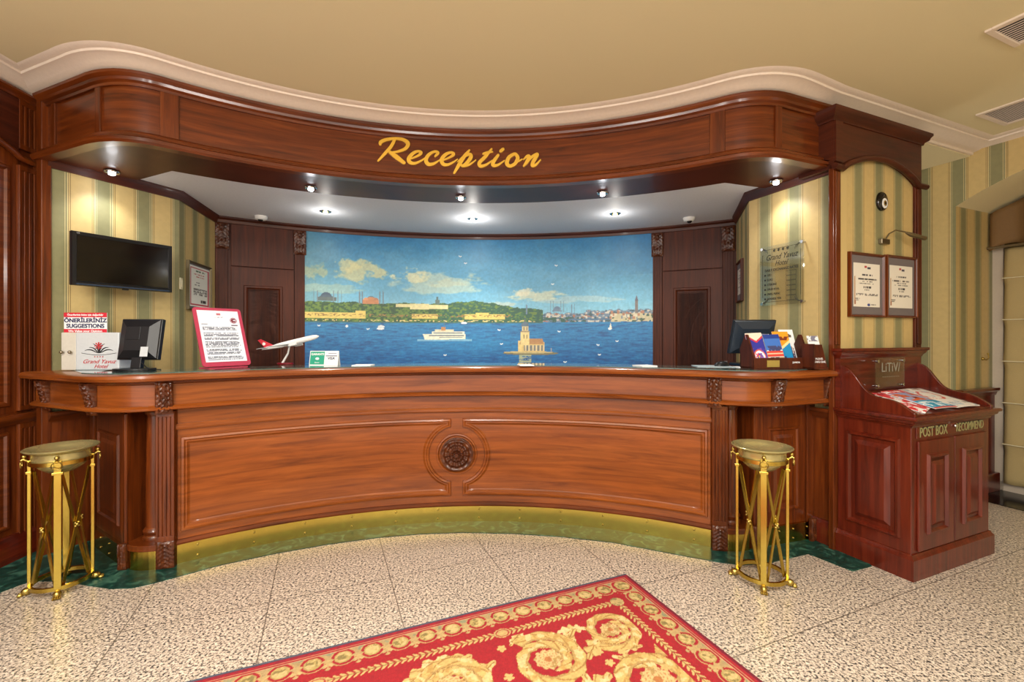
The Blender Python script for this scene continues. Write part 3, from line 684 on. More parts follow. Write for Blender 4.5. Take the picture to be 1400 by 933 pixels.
def fasc(cx, cy, d):
    px, py = cx / 5.385 + 500, cy / 5.385 + 170; k = (px - 700) / F; lo, hi = -.6, .6
    for _ in range(40):
        m = (lo + hi) / 2; p = lw(R0 * math.sin(m), R0 * math.cos(m))
        if p.x / p.y < k: lo = m
        else: hi = m
    p0 = lw(R0 * math.sin(m), R0 * math.cos(m)); z = EYE + (HZ - py) / F * p0.y
    p = lw((R0 - d) * math.sin(m), (R0 - d) * math.cos(m)); return Vector((p.x, p.y, z))
for k, strokes in LET.items():
    mb = MB(); q = 0
    for pts, ws in strokes:
        q += 1; P = smooth_poly(pts, ws); F_, B_ = [], []; L0, R1, l0, r1 = [], [], [], []
        n = len(P)
        # rounded ribbon
        outl = []
        for i in range(n):
            d = (P[min(i + 1, n - 1)] - P[max(i - 1, 0)]); d.z = 0; d.normalize(); nx, ny = -d.y, d.x; w = P[i].z * 1.12
            outl.append(((P[i].x + nx * w, P[i].y + ny * w), (P[i].x - nx * w, P[i].y - ny * w)))
        def capp(i, sgn):
            d = (P[min(i + 1, n - 1)] - P[max(i - 1, 0)]); d.z = 0; d.normalize(); w = P[i].z * 1.12; a0 = math.atan2(d.x, -d.y); rr = []
            for t in (.25, .5, .75): an = a0 + sgn * math.pi * t; rr.append((P[i].x + math.cos(an) * w, P[i].y + math.sin(an) * w))
            return rr
        dep = .012 + .0006 * q
        for (a, b), (c, d) in zip(outl[:-1], outl[1:]):
            fa, fb, fc, fd = (mb.vert(fasc(*p, dep)) for p in (a, b, c, d)); ba, bb, bc, bd = (mb.vert(fasc(*p, .001)) for p in (a, b, c, d))
            mb.face((fa, fb, fd, fc)); mb.face((ba, bc, bd, bb)); mb.face((fa, fc, bc, ba)); mb.face((fb, bb, bd, fd))
        for i, sg in ((0, 1), (n - 1, -1)):
            pts_ = [outl[i][0]] + capp(i, sg) + [outl[i][1]]
            fv = [mb.vert(fasc(*p, dep)) for p in pts_]; bv = [mb.vert(fasc(*p, .001)) for p in pts_]; mb.face(fv)
            for j in range(len(pts_) - 1): mb.face((fv[j], fv[j + 1], bv[j + 1], bv[j]))
    mb.build('letter', GOLD, rec)

# downlights
def downlight(name, px, py, z, label, glow, group, e, color, big=.038):
    p = lev(px, py, z); t = thing(name, label, 'downlight', Matrix.Translation(p), group)
    mb = MB(); mb.lathe([(big * .7, -.0), (big * .72, -.006), (big, -.008), (big * 1.15, -.003), (big * 1.15, 0), ], p, 20); mb.build('trim_ring', CHROME, t, smooth=50)
    mb = MB(); mb.lathe([(.004, -.022), (.014, -.022), (.019, -.018), (.019, -.004)], p, 14); mb.build('bulb', glow, t, smooth=50)
    lamp('downlight_beam', 'SPOT', p + Vector((0, 0, -.03)), e, color, .03, (0, 0, 0), 120, .8)
    lamp('downlight_bulb', 'POINT', p + Vector((0, 0, -.13)), e * .045, color, .03)
for i, (x, y) in enumerate(((153, 235), (425, 257), (630, 270), (824, 264), (1061, 248))):
    downlight('canopy_downlight', x, y, ZS, ['chrome downlight under the canopy above the television wall', 'chrome downlight under the canopy, second from the left', 'chrome downlight at the middle of the canopy underside', 'chrome downlight under the canopy, second from the right', 'chrome downlight under the canopy above the right wall'][i], GLOW, 'downlights under the canopy', 12, (.95, .96, 1))
for i, (x, y) in enumerate(((445, 289), (646, 299), (841, 292))):
    downlight('ceiling_downlight', x, y, ZN, ['warm lit ceiling downlight above the left part of the mural', 'brightest ceiling downlight above the middle of the mural', 'warm lit ceiling downlight above the right part of the mural'][i], GLOW if i == 1 else GLOWY, 'downlights in the white ceiling', 60 if i == 1 else 36, (1, .96, .88), .045)
for i, (x, y) in enumerate(((357, 296), (942, 298))):
    p = lev(x, y, ZN); t = thing('dome_camera', ['small white dome camera on the white ceiling above the left rear door', 'small white dome camera on the white ceiling above the right rear door'][i], 'security camera', Matrix.Translation(p), 'dome cameras')
    mb = MB(); mb.lathe([(.038, -.035), (.05, -.024), (.055, -.006), (.055, 0)], p, 20); mb.build('housing', WHITE, t, smooth=50)
    mb = MB(); mb.sphere(p + Vector((0, -.012, -.03)), .024, 14); mb.build('lens_dome', BLACKG, t, smooth=80)

# ------------------------------------------------------------------ the counter
ZT = 1.14
cnt = thing('reception_counter', 'long curved mahogany reception counter with brass kick plate and carved brackets', 'counter', Matrix.Translation(lw(0, R0, 0)))
HALF = 1.6715; A1 = math.atan2(HALF, 2.33)
bodyarc = wpath(arc(R0 + .012, -A1, A1, 48))
sL, sR = (-1.885, 2.325), (1.89, 2.32)
eL, eR = lw(0, 0), None
def toL(x, y): v = RM.inverted() @ Vector((x, y, 0)); return (v.x, v.y)
TLw, TRw = (-2.765, 2.965), (2.03, 3.03)
mb = MB(); mb.sweep(bodyarc, [(-.04, .11), (0, .11), (0, 1.09), (-.04, 1.09)]); mb.build('front_panel', WP, cnt, smooth=30)
# side bays left and right: a recessed wall behind the column, then the panelled return
for nm, s1, wend, ap in (('l', -1, TLw, (-HALF, 2.33)), ('r', 1, TRw, (HALF, 2.33))):
    sp = lw(1.885 * s1, 2.33); q = lw(1.60 * s1, 2.50); pa = lw(ap[0], ap[1] + .03)
    pth = [tuple(lw(1.66 * s1, 2.345)[:2]), tuple(lw(1.70 * s1, 2.50)[:2]), tuple(lw(1.88 * s1, 2.48)[:2]), tuple(lw(1.90 * s1, 2.345)[:2])]
    if s1 > 0: side = [pth[0], pth[1], pth[2], pth[3], tuple(wend)]
    else: side = [tuple(wend), pth[3], pth[2], pth[1], pth[0]]
    mb = MB(); mb.sweep(side, [(-.03, .11), (0, .11), (0, 1.09), (-.03, 1.09)]); mb.build('side_panel', WV, cnt)
    a = Vector(pth[3] if s1 > 0 else wend); b = Vector(wend if s1 > 0 else pth[3]); d = b - a; M = facing(Vector((a.x, a.y, 0)), math.atan2(d.y, d.x)); L = d.length
    mb = MB(); panel(mb, M, .12, L - .13, .21, .76, [(0, 0), (.006, .012), (.016, .012), (.024, .002), (.05, .002), (.07, .010)]); mb.build('raised_panel', WV, cnt)
    mb = MB(M); mb.box(.0 if s1 > 0 else L - .07, .07 if s1 > 0 else L, -.015, 0, .12, .90); mb.build('stile', WV, cnt, bevel=.003)
    mb = MB(M); mb.box(L - .07 if s1 > 0 else .0, L if s1 > 0 else .07, -.015, 0, .12, .90); mb.build('stile', WV, cnt, bevel=.003)
    # round plinth below the column, clad in brass
    pl = [(HALF * s1, 2.36)] + [((1.775 + .115 * math.cos(t)) * s1, 2.345 - .055 * math.sin(t)) for t in [math.pi * k / 12 for k in (range(12, -1, -1) if s1 > 0 else range(12, -1, -1))]] + [(1.90 * s1, 2.38), (1.88 * s1, 2.49), (1.69 * s1, 2.50)]
    P = [tuple(lw(*p)[:2]) for p in pl]
    mb = MB(); mb.prism(P, 0, .11); mb.build('column_plinth', BRASS, cnt)
    cxm = sum(p[0] for p in P) / len(P); cym = sum(p[1] for p in P) / len(P)
    mb = MB(); mb.prism([(cxm + (p[0] - cxm) * 1.07, cym + (p[1] - cym) * 1.05) for p in P], .11, .145); mb.build('plinth_cap', WH, cnt, bevel=.004)
    c = lw(1.785 * s1, 2.405)
    mb = MB(); mb.lathe([(.062, .145), (.064, .16), (.058, .172), (.052, .176), (.06, .185), (.062, .20), (.054, .212), (.047, .22), (.047, .5), (.042, .88), (.05, .89), (.052, .905), (.044, .92), (.055, .935), (.06, .945)], (c.x, c.y, 0), 28); mb.build('column', WV, cnt, smooth=35)
    # brass kick plate on the return
    mb = MB(M); mb.box(.02, L - .01, -.02, 0, 0, .12); kb = mb.build('kick_plate', BRASS, cnt)
    for kx in np.linspace(.08, L - .08, 4):
        for kz in (.03, .09):
            mb = MB(M); mb.sphere((kx, -.021, kz), .006, 8); mb.build('stud', BRASSD, kb, smooth=80)
    # little carved feet
    for (u, w, an) in ((1.905, 2.325, 0), (2.36 if s1 > 0 else 2.30, 2.50 if s1 > 0 else 2.585, .3)):
        if s1 < 0 and an: continue
        p = lw(u * s1, w); M2 = facing(Vector((p.x, p.y, 0)), TH + an * s1)
        if an: p = Vector((1.985, 2.985, 0)); M2 = facing(p, R(25))
        mb = MB(); relief(mb, M2, -.024, .024, 0, .15, .02, .014, 10, 18); mb.build('carved_foot', WC, cnt, smooth=50)
# arc mouldings
def arcf(r0): return lambda x, z, d: lw((r0 - d) * math.sin(x), (r0 - d) * math.cos(x), z)
RBd = R0 + .012
mb = MB(); 
mb.sweep(wpath(arc(RBd, -A1, A1, 48)), [(0, .80), (.014, .80), (.02, .81), (.02, .822), (.012, .835), (0, .835)]); mb.build('rail_moulding', WP, cnt, smooth=30)
mb = MB(); mb.sweep(wpath(arc(RBd, -A1, A1, 48)), [(0, .118), (.022, .118), (.024, .128), (.012, .142), (0, .144)]); mb.build('base_moulding', WH, cnt, smooth=30)
kick = MB(); kick.sweep(wpath(arc(R0, -A1, A1, 48)), [(-.02, 0), (0, 0), (0, .118), (-.02, .118)]); kp = kick.build('kick_plate', BRASS, cnt, smooth=30)
for k in range(12):
    a = -A1 + 2 * A1 * (k + .5) / 12
    for zz in (.03, .095):
        p = lw((R0 - .001) * math.sin(a), (R0 - .001) * math.cos(a), zz); mb = MB(); mb.sphere(p, .007, 8); mb.build('stud', BRASSD, kp, smooth=80)
# the two long framed panels with the round cut for the rosette
ZM = .495; AM = -.0045
def half_outline(sgn, ins, dep):
    rc = (.205 + ins) / RBd; rcz = .205 + ins; g_ = (.045 + ins) / RBd; z0, z1 =   .195 + ins, .75 - ins; xe = (A1 - .024) - ins / RBd
    zz = math.sqrt(max(rcz ** 2 - (g_ * RBd) ** 2, 0)); pts = []
    for i in range(30): pts.append((xe + (g_ - xe) * i / 30, z0))
    for i in range(4): pts.append((g_, z0 + (ZM - zz - z0) * i / 4))
    a0 = math.atan2(-zz, g_ * RBd); a1 = -a0
    for i in range(20): a = a0 + (a1 - a0) * i / 20; pts.append((rcz * math.cos(a) / RBd, ZM + rcz * math.sin(a)))
    for i in range(4): pts.append((g_, ZM + zz + (z1 - ZM - zz) * i / 4))
    for i in range(30): pts.append((g_ + (xe - g_) * i / 30, z1))
    for i in range(4): pts.append((xe, z1 + (z0 - z1) * i / 4))
    return [(AM * (1 - min(1, x / xe)) + sgn * x, z, dep) for x, z in pts]
for sg in (-1, 1):
    mb = MB(); prof = [(-.004, 0), (0, .016), (.012, .02), (.02, .012), (.028, .012), (.036, .004), (.044, .0)]
    mb.rings(arcf(RBd), [half_outline(sg, i, d) for i, d in prof], cap=False); mb.build('panel_moulding', WP, cnt, smooth=40)
# inner fielded line
for sg in (-1, 1):
    mb = MB(); prof = [(.075, 0.0), (.08, .006), (.088, .006), (.094, .0)]
# rosette
pc = lw(RBd * math.sin(AM), RBd * math.cos(AM), ZM); Mr = facing(pc, TH - AM)
mb = MB(); rr = []
nr, nt_ = 26, 96
for i in range(nr + 1):
    r = .118 * i / nr; row = []
    for k in range(nt_):
        th = 2 * math.pi * k / nt_; base = .03 * math.sqrt(max(0, 1 - (r / .122) ** 2)) + .012
        pet = .006 * math.cos(12 * th + (6 if r > .05 else 0)) * math.sin(math.pi * min(1, r / .118)) + .007 * math.cos(r / .118 * 6 * math.pi)
        if r < .014: pet = .016
        row.append(mb.vert(Mr @ Vector((r * math.cos(th), -(base + pet), r * math.sin(th)))))
    rr.append(row)
rr.append([mb.vert(Mr @ Vector((.12 * math.cos(2 * math.pi * k / nt_), 0, .12 * math.sin(2 * math.pi * k / nt_)))) for k in range(nt_)])
for i in range(nr + 1):
    for k in range(nt_): q = (k + 1) % nt_; mb.face((rr[i][k], rr[i + 1][k], rr[i + 1][q], rr[i][q]))
mb.build('carved_rosette', WC, cnt, smooth=60)
mb = MB(); mb.rings(arcf(RBd), [[(AM + r * math.cos(t) / RBd, ZM + r * math.sin(t), d) for t in [2 * math.pi * k / 48 for k in range(48)]] for r, d in ((.15, 0), (.147, .01), (.138, .012), (.13, .004), (.128, 0))], cap=False); mb.build('rosette_ring', WP, cnt, smooth=40)
# main pilasters
for s1 in (-1, 1):
    p = lw(R0 * math.sin(A1 * s1), R0 * math.cos(A1 * s1)); M = facing(Vector((p.x, p.y, 0)), TH - A1 * s1 * .35)
    mb = MB(); flutes(mb, M, -.045, .045, .16, .915, 4); 
    mb.at(M).box(-.045, .045, -.016, .02, 0, .17); mb.build('pilaster', WV, cnt, bevel=.0015)
    mb = MB(); relief(mb, M, -.046, .046, 0, .16, .024, .016, 14, 26); mb.build('carved_foot', WC, cnt, smooth=50)
# apron under the top, following the plan with round corners
off = .035
mb = MB(); mb.sweep(MAIN, [(-.06, .95), (off, .95), (off, 1.095), (-.06, 1.095)]); mb.build('apron', WP, cnt, smooth=30)
mb = MB(); mb.sweep(MAIN, [(-.06, .925), (off + .012, .925), (off + .026, .932), (off + .028, .943), (off + .02, .952), (off + .004, .958), (-.06, .958)]); mb.build('apron_moulding', WP, cnt, smooth=30)
mb = MB(); mb.sweep(MAIN, [(-.06, 1.075), (off, 1.075), (off + .02, 1.083), (off + .03, 1.097), (-.06, 1.097)]); mb.build('cornice_moulding', WH, cnt, smooth=30)
mb = MB(); mb.sweep(MAIN, [(-.2, 1.097), (.09, 1.097), (.108, 1.103), (.114, 1.118), (.108, 1.132), (.09, ZT), (-.2, ZT)]); mb.build('top_edge', WP, cnt, smooth=30)
# underside of the overhang and the top board
topl = wpath(arc(3.12, -.72, .66, 30))
wtl, wtr = (-2.70, 3.14), (1.955, 3.19)
ed = [Vector(p) for p in MAIN]
def offs(path, o):
    out = []
    for i in range(len(path)):
        a = Vector(path[max(i - 1, 0)]); b = Vector(path[min(i + 1, len(path) - 1)]); d = (b - a).normalized(); out.append((path[i][0] + d.y * o, path[i][1] - d.x * o))
    return out
inn = offs(MAIN, .02)
mb = MB(); mb.prism(inn[1:-1] + [(2.045, 2.95)] + [wtr] + topl[::-1] + [wtl, (-2.83, 2.90)], 1.10, ZT - .001); mb.build('top_board', WDH, cnt)
mb = MB(); mb.prism(offs(MAIN, .045)[1:-1] + [(2.04, 2.97)] + [wtr] + topl[::-1] + [wtl, (-2.835, 2.88)], ZT + .0, ZT + .006); mb.build('glass_top', TOPG, cnt)
mb = MB(); mb.prism(offs(MAIN, .0)[1:-1] + [(2.05, 2.97), (1.98, 3.12)] + wpath(arc(R0 + .05, -A1, A1, 20))[::-1] + [(-2.70, 3.0), (-2.83, 2.90)], .925, .935); mb.build('apron_underside', WDH, cnt)
# corbels
def curve_c(t): return .038 * (t ** 1.5)
for px in (224, 136, 62, 978, 1056, 1133):
    p, a = near(MAIN, px if px not in (62,) else 66)
    if px == 62: p = Vector(MAIN[0]) + (Vector(MAIN[1]) - Vector(MAIN[0])) * .24; 
    if px == 1133: p = Vector(MAIN[-1]) + (Vector(MAIN[-2]) - Vector(MAIN[-1])) * .26
    M = facing(Vector((p.x, p.y, 0)), a) @ Matrix.Translation((0, -off, 0))
    mb = MB(); relief(mb, M, -.042, .042, .905, 1.09, .016 if px in (224, 978) else .004, .018, 16, 34, curve=(lambda t: .012 * t) if px in (224, 978) else curve_c); mb.build('carved_bracket', WC, cnt, smooth=50)

# ------------------------------------------------------------------ certificate wall, striped, with timber frame (room axes)
A0, AE2, B0 = 2.985, 3.92, 1.833; BW = 1.868
mb = MB(RR)
q = [mb.vert(p) for p in ((A0 + .05, BW - .012, 0), (AE2, BW - .012, 0), (AE2, BW - .012, 2.80), (A0 + .05, BW - .012, 2.80))]; mb.face(q, [(.155, 0), (.155 + AE2 - A0, 0), (.155 + AE2 - A0, 2.8), (.155, 2.8)])
q2 = [mb.vert(p) for p in ((A0 + .09, BW + .28, 0), (AE2, BW + .28, 0), (AE2, BW + .28, 2.80), (A0 + .09, BW + .28, 2.80))]; mb.face(q2[::-1]); mb.face((q[1], q2[1], q2[2], q[2]), [(0, 0), (.26, 0), (.26, 2.8), (0, 2.8)]); mb.face((q[0], q[3], q2[3], q2[0])); mb.face((q[3], q[2], q2[2], q2[3]))
struct(mb.build('wall_right', WALLP))
for nm, a, b in (('trim_12', A0 - .015, A0 + .055), ('trim_13', AE2 - .05, AE2 + .02)):
    mb = MB(RR); mb.box(a, b, BW - .03, BW + .25 if nm == 'trim_13' else BW + .002, 0, 2.44); mb.box(a + .012, b - .012, BW - .038, BW - .03, 1.3, 2.40); struct(mb.build(nm, WD if nm == 'trim_13' else WV, bevel=.003))
zz = [(A0 + .055 + (AE2 - .05 - A0 - .055) * t, 2.42 + .12 * math.sin(math.pi * t) ** .75) for t in [i / 28 for i in range(29)]]
mb = MB(RR); mb.plate([(A0 - .015, 2.78), (A0 - .015, 2.42)] + zz + [(AE2 + .02, 2.42), (AE2 + .02, 2.78)], BW - .03, BW + .2)
mb.box(A0 - .01, A0 + .06, BW - .042, BW - .03, 2.46, 2.72)
struct(mb.build('trim_14', WDH))
mb = MB(RR); mb.tube([(A0 - .03, BW - .045, 2.425)] + [(x, BW - .045, z) for x, z in zz] + [(AE2 + .05, BW - .045, 2.42)], .02, 8); struct(mb.build('trim_15', WDH, smooth=60))
mb = MB(); mb.sweep([tuple(rf(A0 - .02, BW + .1)[:2]), tuple(rf(A0 - .02, BW - .03)[:2]), tuple(rf(AE2 + .03, BW - .03)[:2]), tuple(rf(AE2 + .03, BW + .2)[:2])], [(-.05, 2.72), (.006, 2.72), (.01, 2.735), (.03, 2.75), (.034, 2.765), (.045, 2.78), (.045, 2.795), (-.05, 2.795)])
struct(mb.build('trim_16', WDH, smooth=40))
mb = MB(RR); mb.box(A0 + .12, AE2 + .02, BW + .05, BW + .28, 2.79, ZF + .02); struct(mb.build('trim_17', CORN))

mb = MB(RR); mb.box(A0 + .04, AE2 - .04, BW - .03, BW - .008, 0, 1.24); struct(mb.build('wall_right_wainscot', WR))
# far right wall with the arched window recess (runs along b at a = 4.9)
AW, BJ, AWN = 4.9, 2.05, 5.5
def archz(b): s_ = (BJ - b); return 2.449 + .24 * (1 - ((s_ - .85) / .85) ** 2)
mb = MB(RR); poly = [(4.3, 0), (4.3, 2.9), (-2.5, 2.9), (-2.5, 0), (BJ - 1.7, 0)] + [(BJ - 1.7 + 1.7 * k / 20, archz(BJ - 1.7 + 1.7 * k / 20)) for k in range(21)] + [(BJ, 0)]
vs = {}
front = [mb.vert((AW, b, z)) for b, z in poly]
tri = tessellate_polygon([[Vector((b, z, 0)) for b, z in poly]])
for t in tri:
    A_, B_, C_ = (poly[k] for k in t); cr = (B_[0] - A_[0]) * (C_[1] - A_[1]) - (B_[1] - A_[1]) * (C_[0] - A_[0])
    t = t if cr < 0 else (t[0], t[2], t[1]); mb.face([front[k] for k in t], [(4.3 - poly[k][0], poly[k][1]) for k in t])
# jambs
for b, fl_ in ((BJ, 0), (BJ - 1.7, 1)):
    z_ = archz(b); q = [mb.vert(p) for p in ((AW, b, 0), (AWN + .06, b, 0), (AWN + .06, b, z_), (AW, b, z_))]; uv = [(.03, 0), (.69, 0), (.69, z_), (.03, z_)]
    mb.face(q if not fl_ else q[::-1], uv if not fl_ else uv[::-1])
struct(mb.build('wall_far_right', WALLP))
mb = MB(RR); r0 = [mb.vert((AW - .001, BJ - 1.7 + 1.7 * k / 20, archz(BJ - 1.7 + 1.7 * k / 20))) for k in range(21)]; r1_ = [mb.vert((AWN + .06, BJ - 1.7 + 1.7 * k / 20, archz(BJ - 1.7 + 1.7 * k / 20))) for k in range(21)]
for k in range(20): mb.face((r0[k], r1_[k], r1_[k + 1], r0[k + 1]))
struct(mb.build('ceiling_window_arch', CEIL, smooth=60))
# window: casing, glazing, blind
w1 = thing('window_1', 'tall arched window behind beige folding blind at the far right', 'window', Matrix.Translation(rf(AWN, BJ - .85, 0)) @ RR); struct(w1)
mb = MB(RR); mb.box(AWN, AWN + .05, BJ - .07, BJ, 0, 2.5); mb.box(AWN, AWN + .05, BJ - 1.7, BJ - 1.63, 0, 2.5); mb.box(AWN, AWN + .05, BJ - 1.7, BJ, 0, .08); mb.box(AWN, AWN + .05, BJ - 1.7, BJ, 2.2, 2.3); mb.build('window_frame', CASE, w1)
mb = MB(RR); mb.box(AWN + .02, AWN + .03, BJ - 1.63, BJ - .07, .08, 2.6); mb.build('pane', plain('dim_window_glass', (96, 84, 60), .2), w1)
mb = MB(RR)
zs = [.08, .42, .78, 1.14, 1.50, 1.86, 2.12]
prof = []
for i in range(len(zs) - 1):
    for k in range(6):
        t = k / 6; prof.append((zs[i] + (zs[i + 1] - zs[i]) * t, .022 * (1 - t) ** 2 + .004 * math.sin(t * math.pi)))
prof.append((2.12, 0)); rows = []
for z, d in prof:
    rows.append([mb.vert((AWN - .03 - d - .006 * math.sin(b_ * 37), BJ - .09 - b_, z)) for b_ in np.linspace(0, 1.5, 50)])
for i in range(len(rows) - 1):
    for k in range(49): mb.face((rows[i][k], rows[i][k + 1], rows[i + 1][k + 1], rows[i + 1][k]))
bl = mb.build('window_blind', CURT, None, smooth=60); bl.modifiers.new('s', 'SOLIDIFY').thickness = .003; tag(bl, 'beige folded roman blind hanging in the arched window recess', 'blind')
for z in zs[1:-1]:
    mb = MB(RR); mb.tube([(AWN - .06, BJ - .085, z), (AWN - .06, BJ - 1.59, z)], .005, 6); mb.build('blind_rib', IVORY, bl, smooth=60)
for k in range(4):
    mb = MB(RR); b_ = BJ - .19 - k * .4; mb.box(AWN - .012, AWN - .006, b_ - .035, b_, .3, 2.1); mb.build('dark_band', VAL, bl)
mb = MB(RR); rows = []
for i in range(9):
    t = i / 8; rows.append([mb.vert((AWN - .08 - .03 * math.sin(b_ * 24 + 1) * (1 - t * .4), BJ - .02 - b_, (2.10 + .06 * math.sin(b_ * 12)) * (1 - t) + (archz(max(BJ - 1.69, BJ - .02 - b_)) - .03) * t)) for b_ in np.linspace(0, 1.66, 70)])
for i in range(8):
    for k in range(69): mb.face((rows[i][k], rows[i][k + 1], rows[i + 1][k + 1], rows[i + 1][k]))
vl = mb.build('valance', VAL, None, smooth=70); vl.modifiers.new('s', 'SOLIDIFY').thickness = .004; tag(vl, 'draped brown valance across the top of the arched window', 'valance')
ro = MB(RR); ro.tube([(AWN - .10, BJ - .005, 2.13), (AWN - .10, BJ - 1.68, 2.13)], .012, 10); o = ro.build('curtain_rod', NICKEL, None, smooth=60); tag(o, 'thin metal curtain rod crossing the window recess', 'curtain rod')
hk = MB(RR); hk.tube([(AW + .42, BJ - .001, 1.16), (AW + .42, BJ - .03, 1.15), (AW + .42, BJ - .045, 1.17), (AW + .42, BJ - .04, 1.20)], .005, 6); hk.sphere((AW + .42, BJ - .005, 1.16), .014, 8); hk.sphere((AW + .42, BJ - .04, 1.205), .009, 8)
o = hk.build('tieback_hook', BRASSD, None, smooth=60); tag(o, 'small brass tieback hook on the striped window recess wall', 'hook')
# wainscot of the recess
mb = MB(RR); mb.box(AW - .02, AWN - .04, BJ - .03, BJ - .0, 0, .84); struct(mb.build('wall_recess_wainscot', WR))
mb = MB(); mb.sweep([tuple(rf(AW - .03, BJ)[:2]), tuple(rf(AWN - .03, BJ)[:2])], [(.0, .84), (.035, .84), (.045, .87), (.062, .885), (.062, .905), (0, .905)]); struct(mb.build('trim_18', WR))
mb = MB(RR); mb.box(AW - .03, AWN - .02, BJ - .06, BJ, 0, .16); struct(mb.build('baseboard_far_right', WR, bevel=.008))
mb = MB(RR); mb.box(AW + .1, AWN, BJ - 1.7, BJ - .03, 0, .004); struct(mb.build('floor_threshold', BLKM))

# ------------------------------------------------------------------ ceiling vents
for i, (a0, a1, b0, b1) in enumerate(((3.11, 3.42, .55, 1.19), (4.22, 4.62, .95, 1.66))):
    t = thing('ceiling_vent', ['white slatted air vent in the cream ceiling at the top right edge', 'white slatted air vent in the cream ceiling nearer the window wall'][i], 'vent', Matrix.Translation(rf((a0 + a1) / 2, (b0 + b1) / 2, ZC)) @ RR, 'ceiling air vents')
    mb = MB(RR); fw = .028; zt, zb = ZC + .0, ZC - .012
    mb.box(a0, a1, b0, b0 + fw, zb, zt); mb.box(a0, a1, b1 - fw, b1, zb, zt); mb.box(a0, a0 + fw, b0 + fw, b1 - fw, zb, zt); mb.box(a1 - fw, a1, b0 + fw, b1 - fw, zb, zt); mb.build('frame', CORN, t, bevel=.003)
    mb = MB(RR); mb.box(a0 + fw, a1 - fw, b0 + fw, b1 - fw, ZC - .002, ZC); mb.build('shade_backing', BLACK, t)  # black sheet painted in for the shade behind the slats
    n = int((a1 - a0 - 2 * fw) / .022)
    for k in range(n):
        a = a0 + fw + (k + .5) * (a1 - a0 - 2 * fw) / n; mb = MB(RR @ Matrix.Translation((a, 0, ZC - .007)) @ Matrix.Rotation(R(-12), 4, 'Y')); mb.box(-.0042, .0042, b0 + fw, b1 - fw, -.0012, .0012); mb.build('slat', CORN, t)

# ------------------------------------------------------------------ magazine cabinet (room axes)
KA, KB = 2.985, 1.428; CW, CD = .874, .443
MC = RR @ Matrix.Translation((KA, KB, 0))
cab = thing('magazine_cabinet', 'red mahogany post box cabinet with sloped magazine tray and curved side wings', 'cabinet', MC)
dy = CD - .035
mb = MB(MC); mb.box(.02, CW - .02, .02, dy, .10, .86); mb.build('body', WR, cab, bevel=.003)
mb = MB(); pth = [(0.02, dy), (.02, .02), (CW - .02, .02), (CW - .02, dy)]
PW = [tuple((MC @ Vector((a, b, 0)))[:2]) for a, b in pth]
mb.sweep(PW, [(-.03, 0), (.02, 0), (.02, .115), (.012, .125), (.006, .14), (-.03, .14)]); mb.build('base_skirting', WR, cab, smooth=35)
mb = MB(); mb.sweep(PW, [(-.03, .845), (.006, .845), (.012, .86), (.03, .872), (.034, .885), (.045, .89), (.047, .9), (.04, .908), (-.03, .908)]); mb.build('ledge_moulding', WR, cab, smooth=35)
mb = MB(MC); mb.box(0.0, CW, 0.0, dy, .86, .906); mb.build('ledge', WR, cab)
Mf = MC @ Matrix.Translation((0, .02, 0))
mb = MB(Mf); mb.box(.06, CW - .06, -.006, 0, .78, .845); mb.build('slot_board', WRH, cab, bevel=.002)
for x0, x1 in ((.07, .432), (.442, .804)):
    mb = MB(Mf); mb.box(x0, x1, -.012, 0, .15, .765); d = mb.build('door', WR, cab, bevel=.003)
    mb = MB(); panel(mb, Mf @ Matrix.Translation((0, -.012, 0)), x0 + .075, x1 - .075, .235, .69, [(0, 0), (.008, .014), (.018, .014), (.028, .0), (.045, .0), (.065, .012)]); mb.build('door_panel', WR, d)
for x0, x1 in ((.10, .37), (.48, .77)):
    mb = MB(Mf); mb.box(x0, x1, -.0075, -.005, .828, .843); mb.build('mail_slot', BLACK, cab)
mb = MB(Mf); mb.lathe([(.001, 0), (.009, .001), (.011, .008), (.004, .012)], (0, 0, 0), 12)
mb = MB(Mf); mb.sphere((.44, -.012, .828), .010, 10); mb.build('knob', CHROME, cab, smooth=80)
mb = MB(); text(mb, 'POST BOX', .078, Mf @ Matrix.Translation((.225, -.0085, .812)), extrude=.001, offset=.0006, sx=.76); mb.build('post_box_lettering', LETT, cab)
mb = MB(); text(mb, 'RECOMMEND', .070, Mf @ Matrix.Translation((.615, -.0085, .812)), extrude=.001, offset=.0004, sx=.72); mb.build('recommend_lettering', LETT, cab)
Ms = MC @ Matrix.Translation((.02, 0, 0)) @ Matrix.Rotation(R(-90), 4, 'Z')   # left side: x runs from back to front
mb = MB(); panel(mb, Ms, -dy + .05, -.07, .21, .775, [(0, 0), (.008, .014), (.02, .014), (.03, .0), (.05, .0), (.075, .014)]); mb.build('side_panel', WR, cab)
# wings
def wingz(y):                               # y from the front 0 to the back dy
    t = y / dy
    return .925 + .065 * math.sin(math.pi / 2 * min(1, t / .35)) + .19 / (1 + math.exp(-(t - .70) * 13))
for x in (.015, CW - .04):
    prof = [(.0, .906)] + [(dy * k / 30, wingz(dy * k / 30)) for k in range(31)] + [(dy, .906)]
    Mw = MC @ Matrix.Translation((x, 0, 0)) @ Matrix.Rotation(R(90), 4, 'Z')
    mb = MB(Mw); mb.plate(prof, -.025, 0); mb.build('wing', WR, cab, bevel=.003)
mb = MB(MC); mb.box(-.005, CW + .005, dy - .03, dy, .906, 1.235); mb.build('back_board', WRH, cab)
mb = MB(); mb.sweep([tuple((MC @ Vector(p))[:2]) for p in ((-.005, dy, 0), (-.005, dy - .03, 0), (CW + .005, dy - .03, 0), (CW + .005, dy, 0))], [(-.03, 1.215), (.004, 1.215), (.01, 1.23), (.02, 1.24), (.025, 1.255), (.035, 1.262), (.035, 1.278), (-.03, 1.278)]); mb.build('cap_moulding', WR, cab, smooth=35)
ty = dy - .04
